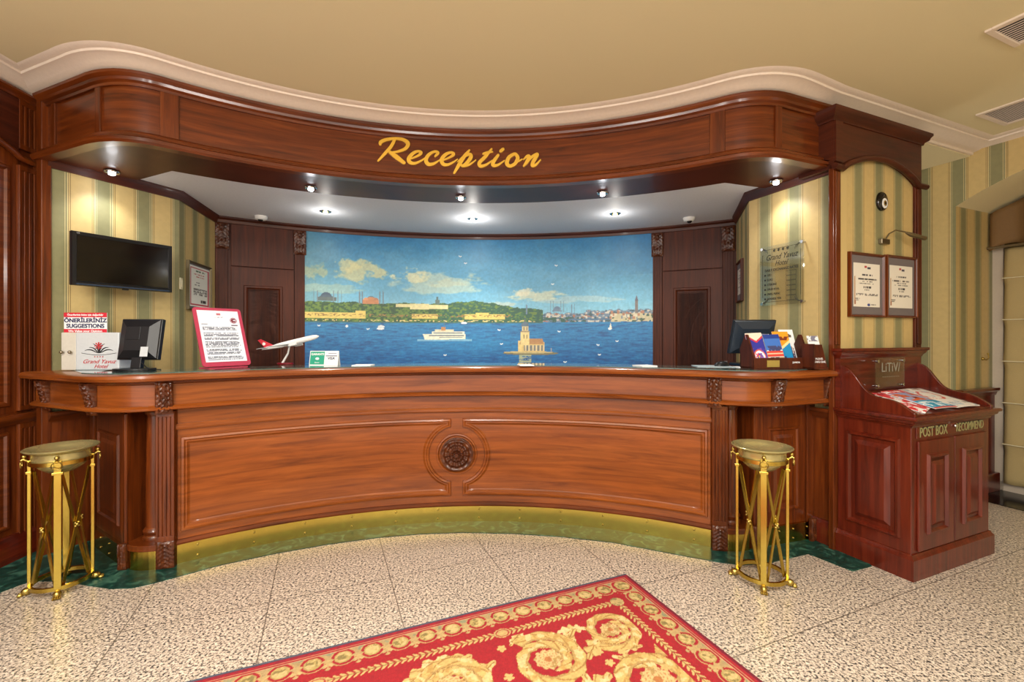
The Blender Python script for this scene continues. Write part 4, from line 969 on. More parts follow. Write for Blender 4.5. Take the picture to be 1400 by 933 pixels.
mb = MB(MC @ Matrix.Translation((0, 0, 0))); 
Mt = MC @ Matrix.Rotation(0, 4, 'Z')
mb = MB(Mt); pt = [(.005, .90), (ty, .90), (ty, 1.0), (.005, .918)]
Mtt = MC @ Matrix.Translation((.04, 0, 0)) @ Matrix.Rotation(R(90), 4, 'Z'); mb = MB(Mtt); mb.plate(pt, -(CW - .08), 0); mb.build('sloped_tray', WR, cab)
# magazines on the tray
tr = math.atan2(.082, ty - .005)
def traym(x, y, rz, lift): return MC @ Matrix.Translation((x, y, .918 + (y - .005) * math.tan(tr) + lift)) @ Matrix.Rotation(tr, 4, 'X') @ Matrix.Rotation(rz, 4, 'Z')
def imgbase(h, w, c): return np.ones((h, w, 3)) * np.array(c, float)
def mag_img(kind, h=70, w=50):
    Y, X = np.mgrid[0:h, 0:w]; x = X / w; y = Y / h; n = fbm(x * 7, y * 9, 100 + kind)
    def st(im, m, c): im[m] = c
    if kind == 0:
        im = imgbase(h, w, (206, 40, 48)); st(im, (n > .58), (232, 226, 226)); st(im, (y > .65) & (n > .5), (240, 236, 236)); st(im, (y < .2) & (n < .4), (150, 20, 40))
    elif kind == 1:
        im = imgbase(h, w, (150, 160, 196)); st(im, y < .16, (200, 40, 50)); st(im, (y < .13) & (y > .04) & (fbm(x * 14, y * 4, 5) > .5), (240, 240, 240)); st(im, (y > .2) & (y < .6) & (n > .5), (206, 92, 44)); st(im, (y > .25) & (y < .5) & (n > .64), (70, 30, 34)); st(im, (y > .6), (26, 146, 186)); st(im, (y > .66) & (n > .6), (220, 236, 240)); st(im, y > .95, (200, 60, 50))
    elif kind == 2:
        im = imgbase(h, w, (226, 222, 214)); st(im, (abs((x - .4) ** 2 * 6 + (y - .4) ** 2 * 12 - .5) < .14) & (n > .4), (206, 90, 84)); st(im, (n > .66), (180, 196, 206)); st(im, (y > .78) & (y < .84) & (fbm(x * 18, y * 2, 8) > .5), (60, 60, 70)); st(im, (y < .1) & (fbm(x * 12, y * 2, 9) > .5), (150, 120, 110))
    else:
        im = imgbase(h, w, (238, 236, 234)); st(im, (n > .5) & (y > .3), (208, 40, 52)); st(im, (y < .2) & (n > .5), (60, 60, 66))
    return im
for k, (x, y, rz, lf, w, h, lab) in enumerate(((.17, .02, .30, .001, .20, .27, 'red and white magazine lowest in the tray, by the left wing'), (.12, .02, -.02, .008, .0, .0, ''), (.30, .015, -.04, .015, .21, .29, 'colour magazine with orange picture and blue foot, in the middle of the tray'), (.535, .012, -.03, .010, .235, .31, 'pale off-white magazine with a red drawing, right side of the tray'))):
    if not w: continue
    kind = {0: 3, 2: 1, 3: 2}[k]; Mg = traym(x, y, rz, lf)
    fm = lambda s_, t, d, Mg=Mg, w=w, h=h: Mg @ Vector(((s_ - .5) * w + .06, t * h, d + .004 * math.sin(s_ * math.pi)))
    o = raster('magazine', mag_img(kind, 90, 64), fm, PRINT, None, .006); tag(o, lab, 'magazine', 'magazines on the cabinet tray')
Mg = traym(.13, .085, -.12, .008); fm = lambda s_, t, d: Mg @ Vector(((s_ - .5) * .19 + .06, t * .24, d))
o = raster('magazine', mag_img(0, 70, 50), fm, PRINT, None, .003); tag(o, 'red-covered magazine poking out behind the one with the orange picture', 'magazine', 'magazines on the cabinet tray')
# acrylic plate on the back board
pl = thing('acrylic_plate', 'square clear acrylic plate with chrome studs on the cabinet back board', 'plate', MC @ Matrix.Translation((.43, dy - .08, 1.015)))
Mp = MC @ Matrix.Translation((0, dy - .075, 0)); mb = MB(Mp); mb.box(.27, .585, -.004, 0, 1.015, 1.215); mb.build('sheet', ACRYL, pl)
for x in (.29, .565):
    for z in (1.035, 1.195): mb = MB(Mp); mb.M = Mp @ Matrix.Translation((x, .026, z)) @ Matrix.Rotation(R(90), 4, 'X'); mb.lathe([(.006, 0), (.006, .03), (.011, .031), (.011, .037), (.004, .039)], (0, 0, 0), 12); mb.build('stud', CHROME, pl, smooth=40)
mb = MB(); text(mb, 'LiTiV/', .085, Mp @ Matrix.Translation((.43, -.005, 1.15)), extrude=.0005, sx=1.0); text(mb, '- - - - - - - -', .04, Mp @ Matrix.Translation((.43, -.005, 1.095)), extrude=.0005); mb.build('etched_lettering', plain('frosted_etching', (138, 136, 122), .5), pl)

# ------------------------------------------------------------------ on the certificate wall
PB = rf(0, BW - .012); DB = Vector((c2, s2, 0))
def doc_img(kind, h=84, w=56):
    Y, X = np.mgrid[0:h, 0:w]; x = X / w; y = Y / h; im = imgbase(h, w, (226, 220, 206))
    def ln(y0, x0, x1, c=(120, 116, 112), t=.014, dens=.35):
        m = (abs(y - y0) < t / 2 + .006) & (x > x0) & (x < x1) & (vnoise(X / 1.3, Y * 0 + y0 * 90, kind) > dens); im[m] = c
    if kind == 4:
        im[:] = (232, 232, 222); ex = np.minimum(np.minimum(x, 1 - x) * w, np.minimum(y, 1 - y) * h); im[(ex > 3) & (ex < 6)] = (190, 70, 84); ln(.12, .25, .75, (60, 100, 70), .03); ln(.2, .2, .8, (190, 80, 80)); ln(.26, .3, .7, (190, 80, 80)); ln(.4, .3, .5); ln(.46, .25, .5)
        for q in np.arange(.55, .72, .03): ln(q, .2, .85)
        ln(.85, .55, .8, (60, 60, 60), .05)
    elif kind < 20:
        im[(y > .05) & (y < .10) & (x > .40) & (x < .50)] = (170, 50, 60); im[(y > .08) & (y < .12) & (x > .5) & (x < .64)] = (60, 60, 80)
        ln(.26, .3, .7, (60, 60, 70), .03); ln(.36, .12, .88, (70, 66, 66), .02); ln(.41, .3, .7, (90, 86, 86)); ln(.46, .2, .8); ln(.54, .36, .66, (50, 50, 56), .03); ln(.60, .4, .62); ln(.7, .1, .9); ln(.72, .1, .9); ln(.80, .06, .24); ln(.84, .06, .2)
        im[(x > .03) & (x < .06) & (y > .3) & (y < .93)] = (176, 132, 90); im[(x > .02) & (x < .08) & (y > .84) & (y < .93)] = (150, 90, 50)
        if kind == 1: im[((x - .56) ** 2 * .44 + (y - .94) ** 2) < .0012] = (50, 70, 140); ln(.93, .66, .85)
    return im
def framed(name, label, x0, x1, y0, y1, P, D, kind, group=None, fm_=WC, mat_c=GREY, mar=.05, fw=.018, matf=GREY, dep=.022):
    a = hit(x0, (y0 + y1) / 2, P, D); b = hit(x1, (y0 + y1) / 2, P, D); m = (a + b) / 2; w = (b - a).xy.length; z1 = EYE + (HZ - y0) / F * m.y; z0 = EYE + (HZ - y1) / F * m.y
    M = facing(Vector((m.x, m.y, z0)), math.atan2(D[1], D[0])); t = thing(name, label, 'picture frame', M, group); h = z1 - z0
    mb = MB(); panel(mb, M, -w / 2, w / 2, 0, h, [(0, 0), (0.001, dep), (.006, dep + .004), (fw * .6, dep), (fw, dep - .012)], cap=False); mb.build('frame', fm_, t)
    mb = MB(M); mb.box(-w / 2 + fw * .8, w / 2 - fw * .8, -dep + .013, -.001, fw * .8, h - fw * .8); mb.build('mount', matf, t)
    f = lambda s_, q, d: M @ Vector((-w / 2 + fw + mar * .6 + s_ * (w - 2 * fw - 1.2 * mar), -dep + .012 - d, fw + mar + q * (h - 2 * fw - 2 * mar)))
    raster('document', doc_img(kind), f, PRINT, t, .0015)
    return t
framed('certificate_frame', 'left of the two framed certificates above the cabinet, with a round blue seal', 1158, 1206, 347, 434, PB, DB, 1, 'framed certificates above the cabinet', WV)
framed('certificate_frame', 'right of the two framed certificates above the cabinet, beside the dark post', 1208, 1250, 351, 435, PB, DB, 2, 'framed certificates above the cabinet', WV)
# evil eye
p = hit(1204, 276, PB, DB); M = facing(p, TR); ey = thing('evil_eye_charm', 'black drop-shaped glass eye charm with white ring on striped wallpaper', 'wall charm', M)
def drop(r, cz): return [(r * math.sin(t) * (1 - .0 * t), cz - r * math.cos(t) * (1.0 if math.cos(t) > 0 else 1.32)) for t in [2 * math.pi * k / 32 for k in range(32)]]
mb = MB(M); mb.rings(lambda x, y, d: M @ Vector((x, -d, y)), [[(a * 1, b, dd) for a, b in drop(r, -.008)] for r, dd in ((.055, 0), (.055, .012), (.048, .02), (.02, .023))]); mb.v = mb.v; 
mb.M = Matrix(); 
mb = MB(); mb.rings(lambda x, y, d: M @ Vector((x, -d, y)), [[(a, b, dd) for a, b in drop(r, -.008)] for r, dd in ((.055, 0), (.055, .012), (.048, .02), (.02, .023))]); mb.build('glass_body', BLACKG, ey, smooth=50)
for nm, r, d, mt in (('white_ring', .030, .0245, WHITE), ('iris', .016, .027, BRASSD), ('pupil', .007, .029, BLACK)):
    mb = MB(); mb.rings(lambda x, y, dd: M @ Vector((x + .004, -dd, y)), [[(rr_ * math.cos(t), -.016 + rr_ * 1.15 * math.sin(t), dd) for t in [2 * math.pi * k / 24 for k in range(24)]] for rr_, dd in ((r, d - .006), (r, d), (r * .5, d + .001))]); mb.build(nm, mt, ey)
# picture lamp
p = hit(1206, 331, PB, DB); M = facing(p, TR); pl = thing('picture_lamp', 'small curved nickel picture lamp above the two framed certificates', 'wall lamp', M)
mb = MB(M); mb.box(-.045, .045, -.025, 0, -.018, .018); mb.build('wall_plate', NICKEL, pl, bevel=.004)
mb = MB(M); mb.tube([(0, -.02, .01), (.02, -.03, .05), (.06, -.05, .075), (.12, -.07, .065), (.17, -.08, .05)], .005, 8); mb.build('arm', NICKEL, pl, smooth=60)
mb = MB(M); mb.tube([(.13, -.075, .058), (.17, -.08, .048), (.30, -.10, .03)], [.008, .014, .014], 10); mb.build('lamp_head', NICKEL, pl, smooth=60)

# ------------------------------------------------------------------ reception right wall
PRn, DRn = RB, (RA - RB).normalized()
a = hit(1044, 375, PRn, DRn); b = hit(1104, 375, PRn, DRn); m = (a + b) / 2; w = (b - a).xy.length; z1 = EYE + (HZ - 334) / F * m.y; z0 = EYE + (HZ - 417) / F * m.y; h = z1 - z0
M = facing(Vector((m.x, m.y, z0)), math.atan2(DRn.y, DRn.x)) @ Matrix.Translation((0, -.03, 0)); pq = thing('acrylic_price_plaque', 'clear acrylic plaque with black currency table on the right reception wall', 'plaque', M)
mb = MB(M); mb.box(-w / 2, w / 2, -.005, 0, 0, h); mb.build('sheet', ACRYL, pq)
for x in (-w / 2 + .015, w / 2 - .015):
    for z in (.015, h - .015): mb = MB(); mb.M = M @ Matrix.Translation((x, .028, z)) @ Matrix.Rotation(R(90), 4, 'X'); mb.lathe([(.006, 0), (.006, .03), (.011, .033), (.011, .037)], (0, 0, 0), 12); mb.build('stud', CHROME, pq, smooth=40)
mb = MB(); Mi = M @ Matrix.Translation((0, -.006, 0))
text(mb, 'Grand Yavuz', .058, Mi @ Matrix.Translation((0, 0, h * .80)), shear=.4, extrude=.0004, sx=w / .42); text(mb, 'Hotel', .052, Mi @ Matrix.Translation((0, 0, h * .69)), shear=.4, extrude=.0004, sx=w / .42); text(mb, '* * * *', .05, Mi @ Matrix.Translation((0, 0, h * .89)), extrude=.0004, offset=.001)
text(mb, 'DAILY EXCHANGE RATES', .024, Mi @ Matrix.Translation((0, 0, h * .59)), extrude=.0004, offset=.0006, sx=w / .36)
for k, wd in enumerate(('USD', 'EURO', 'STERLING', 'SAUDI RIYAL', 'SWISS FRANC', 'JAPANESE YEN')):
    zz_ = h * (.51 - k * .08); text(mb, wd, .021, Mi @ Matrix.Translation((-w * .32, 0, zz_)), align='LEFT', extrude=.0004, offset=.0004, sx=w / .42); mb.at(Mi).box(-w * .39, -w * .355, -.001, 0, zz_ - .006, zz_ + .006)
    mb.box(w * .12, w * .34, -.001, 0, zz_ - h * .04, zz_ - h * .04 + .002); mb.box(w * .12, w * .125, -.001, 0, zz_ - h * .04, zz_ + h * .03); mb.box(w * .335, w * .34, -.001, 0, zz_ - h * .04, zz_ + h * .03); mb.box(w * .22, w * .225, -.001, 0, zz_ - h * .04, zz_ + h * .03); mb.box(w * .12, w * .34, -.001, 0, zz_ + h * .03, zz_ + h * .03 + .002)
for sx in (-1, 1):
    for sz in (0, 1):
        for k in range(3):
            r = .018 + .009 * k; cx_ = sx * (w / 2 - .028); cz = h * sz + (.028 if not sz else -.028)
            mb.at(Mi).tube([(cx_ - sx * (r - .0) + sx * r * (1 - math.cos(t)) * 1.0, -.001, cz + (-1 if sz else 1) * (r * (1 - math.sin(t)) - r * .3)) for t in [math.pi / 2 * q / 6 for q in range(7)]], .0012, 4)
mb.at(Mi); mb.box(-w / 2 + .05, w / 2 - .05, -.001, 0, .025, .027); mb.box(-w / 2 + .05, w / 2 - .05, -.001, 0, h - .027, h - .025); mb.box(-w / 2 + .02, -w / 2 + .022, -.001, 0, .06, h - .06); mb.box(w / 2 - .022, w / 2 - .02, -.001, 0, .06, h - .06)
mb.build('engraved_text', BLKINK, pq)
framed('narrow_frame', 'small dark picture frame on the rear right side wall beside the door', 1009.5, 1017, 357, 413, RE, (RB - RE).normalized(), 3, None, WD)
framed('framed_notice', 'grey framed paper notice with red border on the striped wall by the left door', 254, 286, 361, 425, TVB, (TVE - TVB).normalized(), 4, None, plain('aged_silver_frame', (120, 108, 84), .4, .7), mar=.012, matf=GREY)
# light switch
p = hit(246.5, 388, TVB, (TVE - TVB).normalized()); M = facing(p, math.atan2((TVE - TVB).y, (TVE - TVB).x)); sw = thing('light_switch', 'narrow ivory switch plate on the striped wall between television and notice', 'switch', M)
mb = MB(M); mb.box(-.02, .02, -.01, 0, -.045, .045); mb.build('plate', IVORY, sw, bevel=.003); mb = MB(M); mb.box(-.010, .010, -.015, -.01, -.03, .03); mb.build('rocker', IVORY, sw, bevel=.003)

# ------------------------------------------------------------------ television
TL_, TR_ = Vector((-2.70, 2.755)), Vector((-2.455, 3.245)); d = TR_ - TL_; M = facing(Vector((TL_.x, TL_.y, 1.67)), math.atan2(d.y, d.x)); w = d.length; h = .335
tv = thing('television', 'black flat television mounted on the striped wall at the left', 'television', M)
mb = MB(M); mb.box(0, w, 0, .03, 0, h); mb.box(.08, w - .08, .03, .055, .05, h - .05); mb.build('cabinet', BLACK, tv, bevel=.004)
mb = MB(); panel(mb, M, 0, w, 0, h, [(0, 0), (.002, .008), (.022, .008), (.026, .002)], cap=False); mb.build('bezel', BLACK, tv)
mb = MB(M); mb.box(.024, w - .024, -.003, 0, .03, h - .022); mb.build('screen', BLACKG, tv)
mb = MB(M); mb.box(.02, w - .02, -.0095, -.008, .006, .012); mb.build('chrome_strip', plain('blue_grey_strip', (70, 90, 120), .25, .5), tv)
mb = MB(M); mb.box(w / 2 - .06, w / 2 + .06, .055, .16, h / 2 - .06, h / 2 + .06); mb.build('wall_bracket', BLACK, tv)
mb = MB(); text(mb, 'LG', .012, M @ Matrix.Translation((.03, -.0095, h - .011)), extrude=.0003); mb.build('logo', SILVERBOX, tv)
mb = MB(M); mb.box(w / 2 - .015, w / 2 + .015, -.006, .01, -.008, 0); mb.build('sensor', BLACK, tv)

# ------------------------------------------------------------------ on the counter
ZG = ZT + .006
def onc(px, d, rz=0): return Matrix.Translation(((px - 700) / F * d, d, ZG)) @ Matrix.Rotation(rz, 4, 'Z')
# suggestion box
M = onc(133, 2.775, R(5)); sb = thing('suggestion_box', 'pale grey suggestion box with red and white sign on the left counter end', 'box', M)
w, dp, h = .25, .11, .232
mb = MB(M); mb.box(-w / 2, w / 2, 0, dp, 0, h); mb.build('box', SILVERBOX, sb, bevel=.006)
mb = MB(M @ Matrix.Translation((-w / 2, 0, 0))); mb.box(-.085, .0, .004, dp * .5, 0, h); mb.build('side_compartment', plain('cream_grey_metal', (204, 200, 188), .4), sb, bevel=.004)
for x in (-.195, -.148): 
    mb = MB(M); mb.sphere((x, -.012, h * .48), .010, 10); mb.build('knob', NICKEL, sb, smooth=80)
mb = MB(M @ Matrix.Translation((0, -.0008, 0)));
def lot(cx, cz, s_, mb, Mx):
    for a, L in ((90, 1.0), (62, .95), (118, .95), (35, .9), (145, .9), (12, 1.1), (168, 1.1)):
        an = R(a); pts = []
        for t in [k / 10 for k in range(11)]:
            r = L * s_ * t; b = an + .5 * math.sin(math.pi * t) * (.5 if a < 90 else -.5 if a > 90 else .0); pts.append((cx + r * math.cos(b), 0, cz + r * math.sin(b) * .9))
        mb.tube(pts, [.0012 + .0022 * math.sin(math.pi * t / 10) for t in range(11)], 4)
mb.M = M @ Matrix.Translation((.01, -.001, 0)); lot(0, .105, .075, mb, M)
mb.tube([(-.1 + .2 * k / 12, 0, .105 - .012 * math.sin(math.pi * k / 12)) for k in range(13)], .0014, 4); mb.build('lotus_emblem', BLKINK, sb)
mb = MB(M @ Matrix.Translation((.01, -.0035, .15)))
for k in range(8): a = 2 * math.pi * k / 8; mb.tube([(0, 0, 0), (.022 * math.cos(a), 0, .022 * math.sin(a))], [.001, .004], 5)
mb.M = Matrix(); text(mb, 'Grand Yavuz', .036, M @ Matrix.Translation((.01, -.002, .052)), shear=.45, extrude=.0005); mb.build('name_lettering', REDINK, sb); mb = MB(); text(mb, 'Hotel', .033, M @ Matrix.Translation((.02, -.002, .022)), shear=.45, extrude=.0005); text(mb, '* * * *', .022, M @ Matrix.Translation((.01, -.002, .078)), extrude=.0005); mb.build('lettering', REDINK, sb)
Mq = M @ Matrix.Translation((-.088, .03, h - .005)) @ Matrix.Scale(.95, 4); mb = MB(Mq); mb.box(-.13, .13, -.004, .0, 0, .135); sg = mb.build('sign_board', PAPER, sb)
mb = MB(Mq); mb.box(-.13, .13, -.0055, -.004, .105, .135); mb.box(-.13, .13, -.0055, -.004, 0, .028); mb.build('red_band', RED, sg)
mb = MB(); text(mb, 'ÖNERİLERİNİZ', .036, Mq @ Matrix.Translation((0, -.005, .083)), offset=.0013, extrude=.0005, sx=1.02); text(mb, 'SUGGESTIONS', .036, Mq @ Matrix.Translation((0, -.005, .047)), offset=.0013, extrude=.0005, sx=.98); mb.build('navy_lettering', NAVY, sg)
mb = MB(); text(mb, 'We Value your Opinion', .021, Mq @ Matrix.Translation((0, -.006, .014)), offset=.0006, extrude=.0003); text(mb, 'Önerileriniz bizim için değerlidir', .0165, Mq @ Matrix.Translation((0, -.006, .12)), offset=.0006, extrude=.0003); mb.build('white_lettering', PAPER, sg)

def monitor(M, name, label, w=.34, h=.275, tilt=8, lift=.06, wedge=False):
    t = thing(name, label, 'monitor', M)
    mb = MB(M); mb.prism([(.115 * math.cos(a), .085 * math.sin(a)) for a in [2 * math.pi * k / 28 for k in range(28)]], 0, .014); mb.build('base', BLACK, t, bevel=.003)
    mb = MB(M @ Matrix.Rotation(R(-tilt), 4, 'X')); mb.box(-.03, .03, -.0, .03, .012, .16); mb.build('neck', BLACK, t, bevel=.003)
    Mp = M @ Matrix.Translation((0, .02, lift + .01)) @ Matrix.Rotation(R(-tilt), 4, 'X')
    # back faces -y, screen faces +y
    mb = MB(Mp); mb.box(-w / 2, w / 2, 0, .028, 0, h); mb.build('case', BLACK, t, bevel=.004)
    mb = MB(); panel(mb, Mp, -w / 2 + .004, w / 2 - .004, .004, h - .004, [(0, 0), (.004, .006), (.05, .030), (.056, .030)]); mb.build('rear_shell', BLACK, t)
    mb = MB(Mp); mb.box(-w / 2 + .016, w / 2 - .016, .028, .03, .02, h - .016); mb.build('screen', BLACKG, t)
    return t, Mp
t, Mp = monitor(onc(184, 2.735, R(2)), 'computer_monitor', 'black monitor seen from behind beside the suggestion box', .245, .255, 10, .055)
mb = MB(Mp); mb.box(.035, .08, -.032, -.030, .015, .075); mb.build('rating_sticker', SILVERBOX, t)
mb = MB(Mp); mb.box(-.06, .02, -.033, -.030, .12, .20); mb.build('mount_plate', BLACK, t, bevel=.002)
mb = MB(onc(184, 2.735)); mb.tube([(.04, .0, .05), (.08, -.01, .02), (.11, 0, .006), (.13, .04, .004)], .003, 6); mb.build('cable', BLACK, t, smooth=60)
# wedge shaped till screen on the right
M = onc(1026, 3.17, R(2)); t = thing('till_monitor', 'black tilted screen seen from behind, left of the brochure holder', 'monitor', M)
mb = MB(M); mb.box(-.10, .08, -.06, .1, 0, .02); mb.build('base', BLACK, t, bevel=.004)
mb = MB(M); mb.box(-.03, .03, -.02, .02, .02, .10); mb.build('neck', IVORY, t, bevel=.004)
Mw = M @ Matrix.Translation((.01, .04, .085)) @ Matrix.Rotation(R(20), 4, 'X')
mb = MB(Mw); mb.box(-.15, .15, 0, .02, 0, .25); mb.build('case', BLACK, t, bevel=.004)
mb = MB(); panel(mb, Mw, -.146, .146, .004, .246, [(0, 0), (.003, .008), (.05, .028), (.056, .028)]); mb.build('rear_shell', plain('slate_plastic', (40, 50, 62), .3), t)
# red bordered notice on the counter
M = onc(312, 2.98, R(58)); P0_ = lev(283, 505, ZG); P1_ = lev(337, 502, ZG)
nb = thing('notice_stand', 'white letter in a crimson rounded frame leaning on the counter', 'notice', M)
Mn = M @ Matrix.Rotation(R(-21), 4, 'X')
w, h = .30, .415
def rr_poly(w, h, r, n=5):
    o = []
    for cx_, cz, a0 in ((w / 2 - r, r, -90), (w / 2 - r, h - r, 0), (-w / 2 + r, h - r, 90), (-w / 2 + r, r, 180)):
        for k in range(n + 1): a = R(a0 + 90 * k / n); o.append((cx_ + r * math.cos(a), cz + r * math.sin(a)))
    return o
Mn = Mn @ Matrix.Translation((0, 0, .012)); mb = MB(Mn); mb.plate(rr_poly(w, h, .02), -.004, .004); mb.build('board', CRIM, nb)
def letter_img(h=150, w=100):
    Y, X = np.mgrid[0:h, 0:w]; x = X / w; y = Y / h; im = imgbase(h, w, (226, 232, 242))
    ys = [(.33, .4), (.445, .51), (.535, .58), (.61, .645), (.66, .73), (.76, .79), (.82, .86), (.90, .96)]
    for a, b in ys:
        k = a
        while k < b: m = (abs(y - k) < .008) & (x > .06) & (x < .93 - .1 * (vnoise(np.array([k * 50.]), np.array([0.]), 3)[0])) & (vnoise(X / 1.2, Y * 0 + k * 99, 7) > .3); im[m] = (84, 88, 104); k += .024
    im[(abs(y - .27) < .008) & (x > .05) & (x < .2)] = (120, 124, 140)
    m = ((x - .84) ** 2 + ((y - .19) * 1.5) ** 2); im[(m < .0075) & (m > .005)] = (150, 50, 70); im[(m < .004) & (vnoise(X / 4, Y / 4, 2) > .4)] = (120, 30, 50)
    im[(abs(y - .285) < .01) & (x > .76) & (x < .93)] = (90, 60, 80)
    im[(abs(y - .07) < .02) & (abs(x - .5) < .05)] = (190, 110, 120); im[(abs(y - .13) < .01) & (abs(x - .5) < .1) & (vnoise(X / 1.5, Y, 4) > .4)] = (110, 110, 130)
    return im
raster('letter_sheet', letter_img(), lambda s_, q, d: Mn @ Vector((-w / 2 + .022 + s_ * (w - .044), -.0042 - d, .03 + q * (h - .05))), PRINT, nb, .001)
mb = MB(M); mb.box(-.12, .12, -.012, .12, 0, .005); mb.build('foot', CRIM, nb)
mb = MB(M @ Matrix.Translation((0, .112, .005)) @ Matrix.Rotation(R(9), 4, 'X')); mb.box(-.03, .03, .0, .004, 0, .17); mb.build('strut', CRIM, nb)
# model airliner
Mpl = onc(390, 3.36); ap = thing('model_aeroplane', 'white model airliner with red tail on a tilted desk stand', 'model aeroplane', Mpl)
Ma = Mpl @ Matrix.Translation((.04, 0, .16)) @ Matrix.Rotation(R(-14), 4, 'Y') @ Matrix.Rotation(R(6), 4, 'Z')
mb = MB(Ma @ Matrix.Rotation(R(90), 4, 'Y')); mb.lathe([(.002, -.21), (.006, -.19), (.012, -.14), (.0185, -.08), (.02, -.02), (.02, .13), (.018, .17), (.012, .195), (.004, .208), (.001, .21)], (0, 0, 0), 20); mb.build('fuselage', WHITE, ap, smooth=70)
mb = MB(Ma); mb.prism([(.05, .0), (-.02, 0), (-.10, -.19), (-.08, -.19)], -.012, -.007); mb.prism([(.05, .0), (-.02, 0), (-.10, .19), (-.08, .19)], -.012, -.007); mb.build('wing', SILVERBOX, ap)
mb = MB(Ma); mb.prism([(-.15, .0), (-.19, 0), (-.215, -.075), (-.2, -.075)], .004, .007); mb.prism([(-.15, .0), (-.19, 0), (-.215, .075), (-.2, .075)], .004, .007); mb.build('tailplane', SILVERBOX, ap)
mb = MB(Ma); mb.plate([(-.12, .012), (-.185, .006), (-.222, .075), (-.2, .078)], -.002, .002); f = mb.build('tail_fin', RED, ap)
mb = MB(Ma @ Matrix.Translation((-.185, -.0025, .038)) @ Matrix.Rotation(R(90), 4, 'X')); mb.lathe([(.011, 0), (.011, .001)], (0, 0, 0), 16); mb.build('round_emblem', WHITE, f)
for yy in (-.06, .06):
    mb = MB(Ma @ Matrix.Translation((.03, yy, -.022)) @ Matrix.Rotation(R(90), 4, 'Y')); mb.lathe([(.005, -.03), (.009, -.02), (.0115, .015), (.011, .03), (.006, .031)], (0, 0, 0), 14); mb.build('engine', WHITE, ap, smooth=60)
mb = MB(Mpl); mb.prism([(.05 * math.cos(a) * 1.2, .035 * math.sin(a)) for a in [2 * math.pi * k / 24 for k in range(24)]], 0, .012); mb.build('stand_base', plain('burgundy_base', (120, 20, 36), .3), ap, bevel=.003)
mb = MB(Mpl); mb.tube([(-.02, 0, .01), (.02, 0, .08), (.035, 0, .15)], [.009, .007, .006], 8); mb.build('stand_post', WHITE, ap, smooth=60)
# card sign
Mc = onc(442, 3.24, R(-2)); cs = thing('card_sign', 'small folded tent sign, half green and half white, beside the model aeroplane', 'tent sign', Mc)
Mc2 = Mc @ Matrix.Rotation(R(-12), 4, 'X'); mb = MB(Mc2); mb.box(-.105, .105, 0, .002, 0, .105); mb.build('front_leaf', PAPER, cs)
mb = MB(Mc @ Matrix.Translation((0, .045, 0)) @ Matrix.Rotation(R(12), 4, 'X')); mb.box(-.105, .105, 0, .002, 0, .105); mb.build('rear_leaf', PAPER, cs)
mb = MB(Mc2); mb.box(-.1, .003, -.0012, 0, .006, .1); mb.build('green_panel', GREENINK, cs)
mb = MB(); text(mb, 'GARANTI', .022, Mc2 @ Matrix.Translation((-.048, -.0018, .08)), offset=.0006, extrude=.0004); text(mb, 'Bonus', .014, Mc2 @ Matrix.Translation((-.048, -.0018, .02)), extrude=.0004); mb.M = Mc2; mb.sphere((-.048, -.002, .048), .012, 10, (1.2, .1, .8)); mb.build('white_print', PAPER, cs)
mb = MB(); text(mb, 'VISA', .026, Mc2 @ Matrix.Translation((.052, -.001, .05)), offset=.0006, extrude=.0004, shear=.2); mb.M = Mc2; mb.box(.012, .095, -.001, 0, .066, .071); mb.box(.03, .09, -.001, 0, .085, .088); mb.build('blue_print', NAVY, cs)
# papers lying on the counter
for i, (px, d, w_, lab) in enumerate(((496, 3.2, .13, 'white paper slip on the counter right of the card sign'), (719, 3.2, .10, 'white paper slip on the counter below the islet tower in the mural'), (883, 3.14, .12, 'white paper slip on the counter near the right mural edge'))):
    mb = MB(onc(px, d, R(4 + i * 5))); mb.box(-w_ / 2, w_ / 2, -.05, .08, 0, .006); o = mb.build('paper_slip', PAPER); tag(o, lab, 'paper', 'white paper slips on the counter')
# mouse and pad
mb = MB(onc(975, 3.1, R(-8))); mb.box(-.12, .12, -.07, .1, 0, .004); o = mb.build('mouse_pad', plain('pale_mouse_pad', (170, 184, 190), .5), None, bevel=.001); tag(o, 'pale mouse pad at the right end of the counter', 'mouse pad')
Mm = onc(987, 3.1, R(20)) @ Matrix.Translation((0, 0, .004)); ms = thing('computer_mouse', 'black computer mouse on the pale mouse pad', 'mouse', Mm)
mb = MB(Mm); mb.sphere((0, 0, .001), .06, 16, (1, .55, .55)); mb.v = [Vector((v.x, v.y, max(v.z, ZG + .004))) for v in mb.v]; mb.build('shell', BLACK, ms, smooth=80)
mb = MB(Mm); mb.box(.025, .045, -.004, .004, .026, .034); mb.build('scroll_wheel', GREY, ms)
mb = MB(onc(1022, 3.02, R(3))); mb.box(-.08, .08, -.03, .05, 0, .004); o = mb.build('paper_slip', PAPER); tag(o, 'white paper slip lying in front of the brochure holder', 'paper', 'white paper slips on the counter')
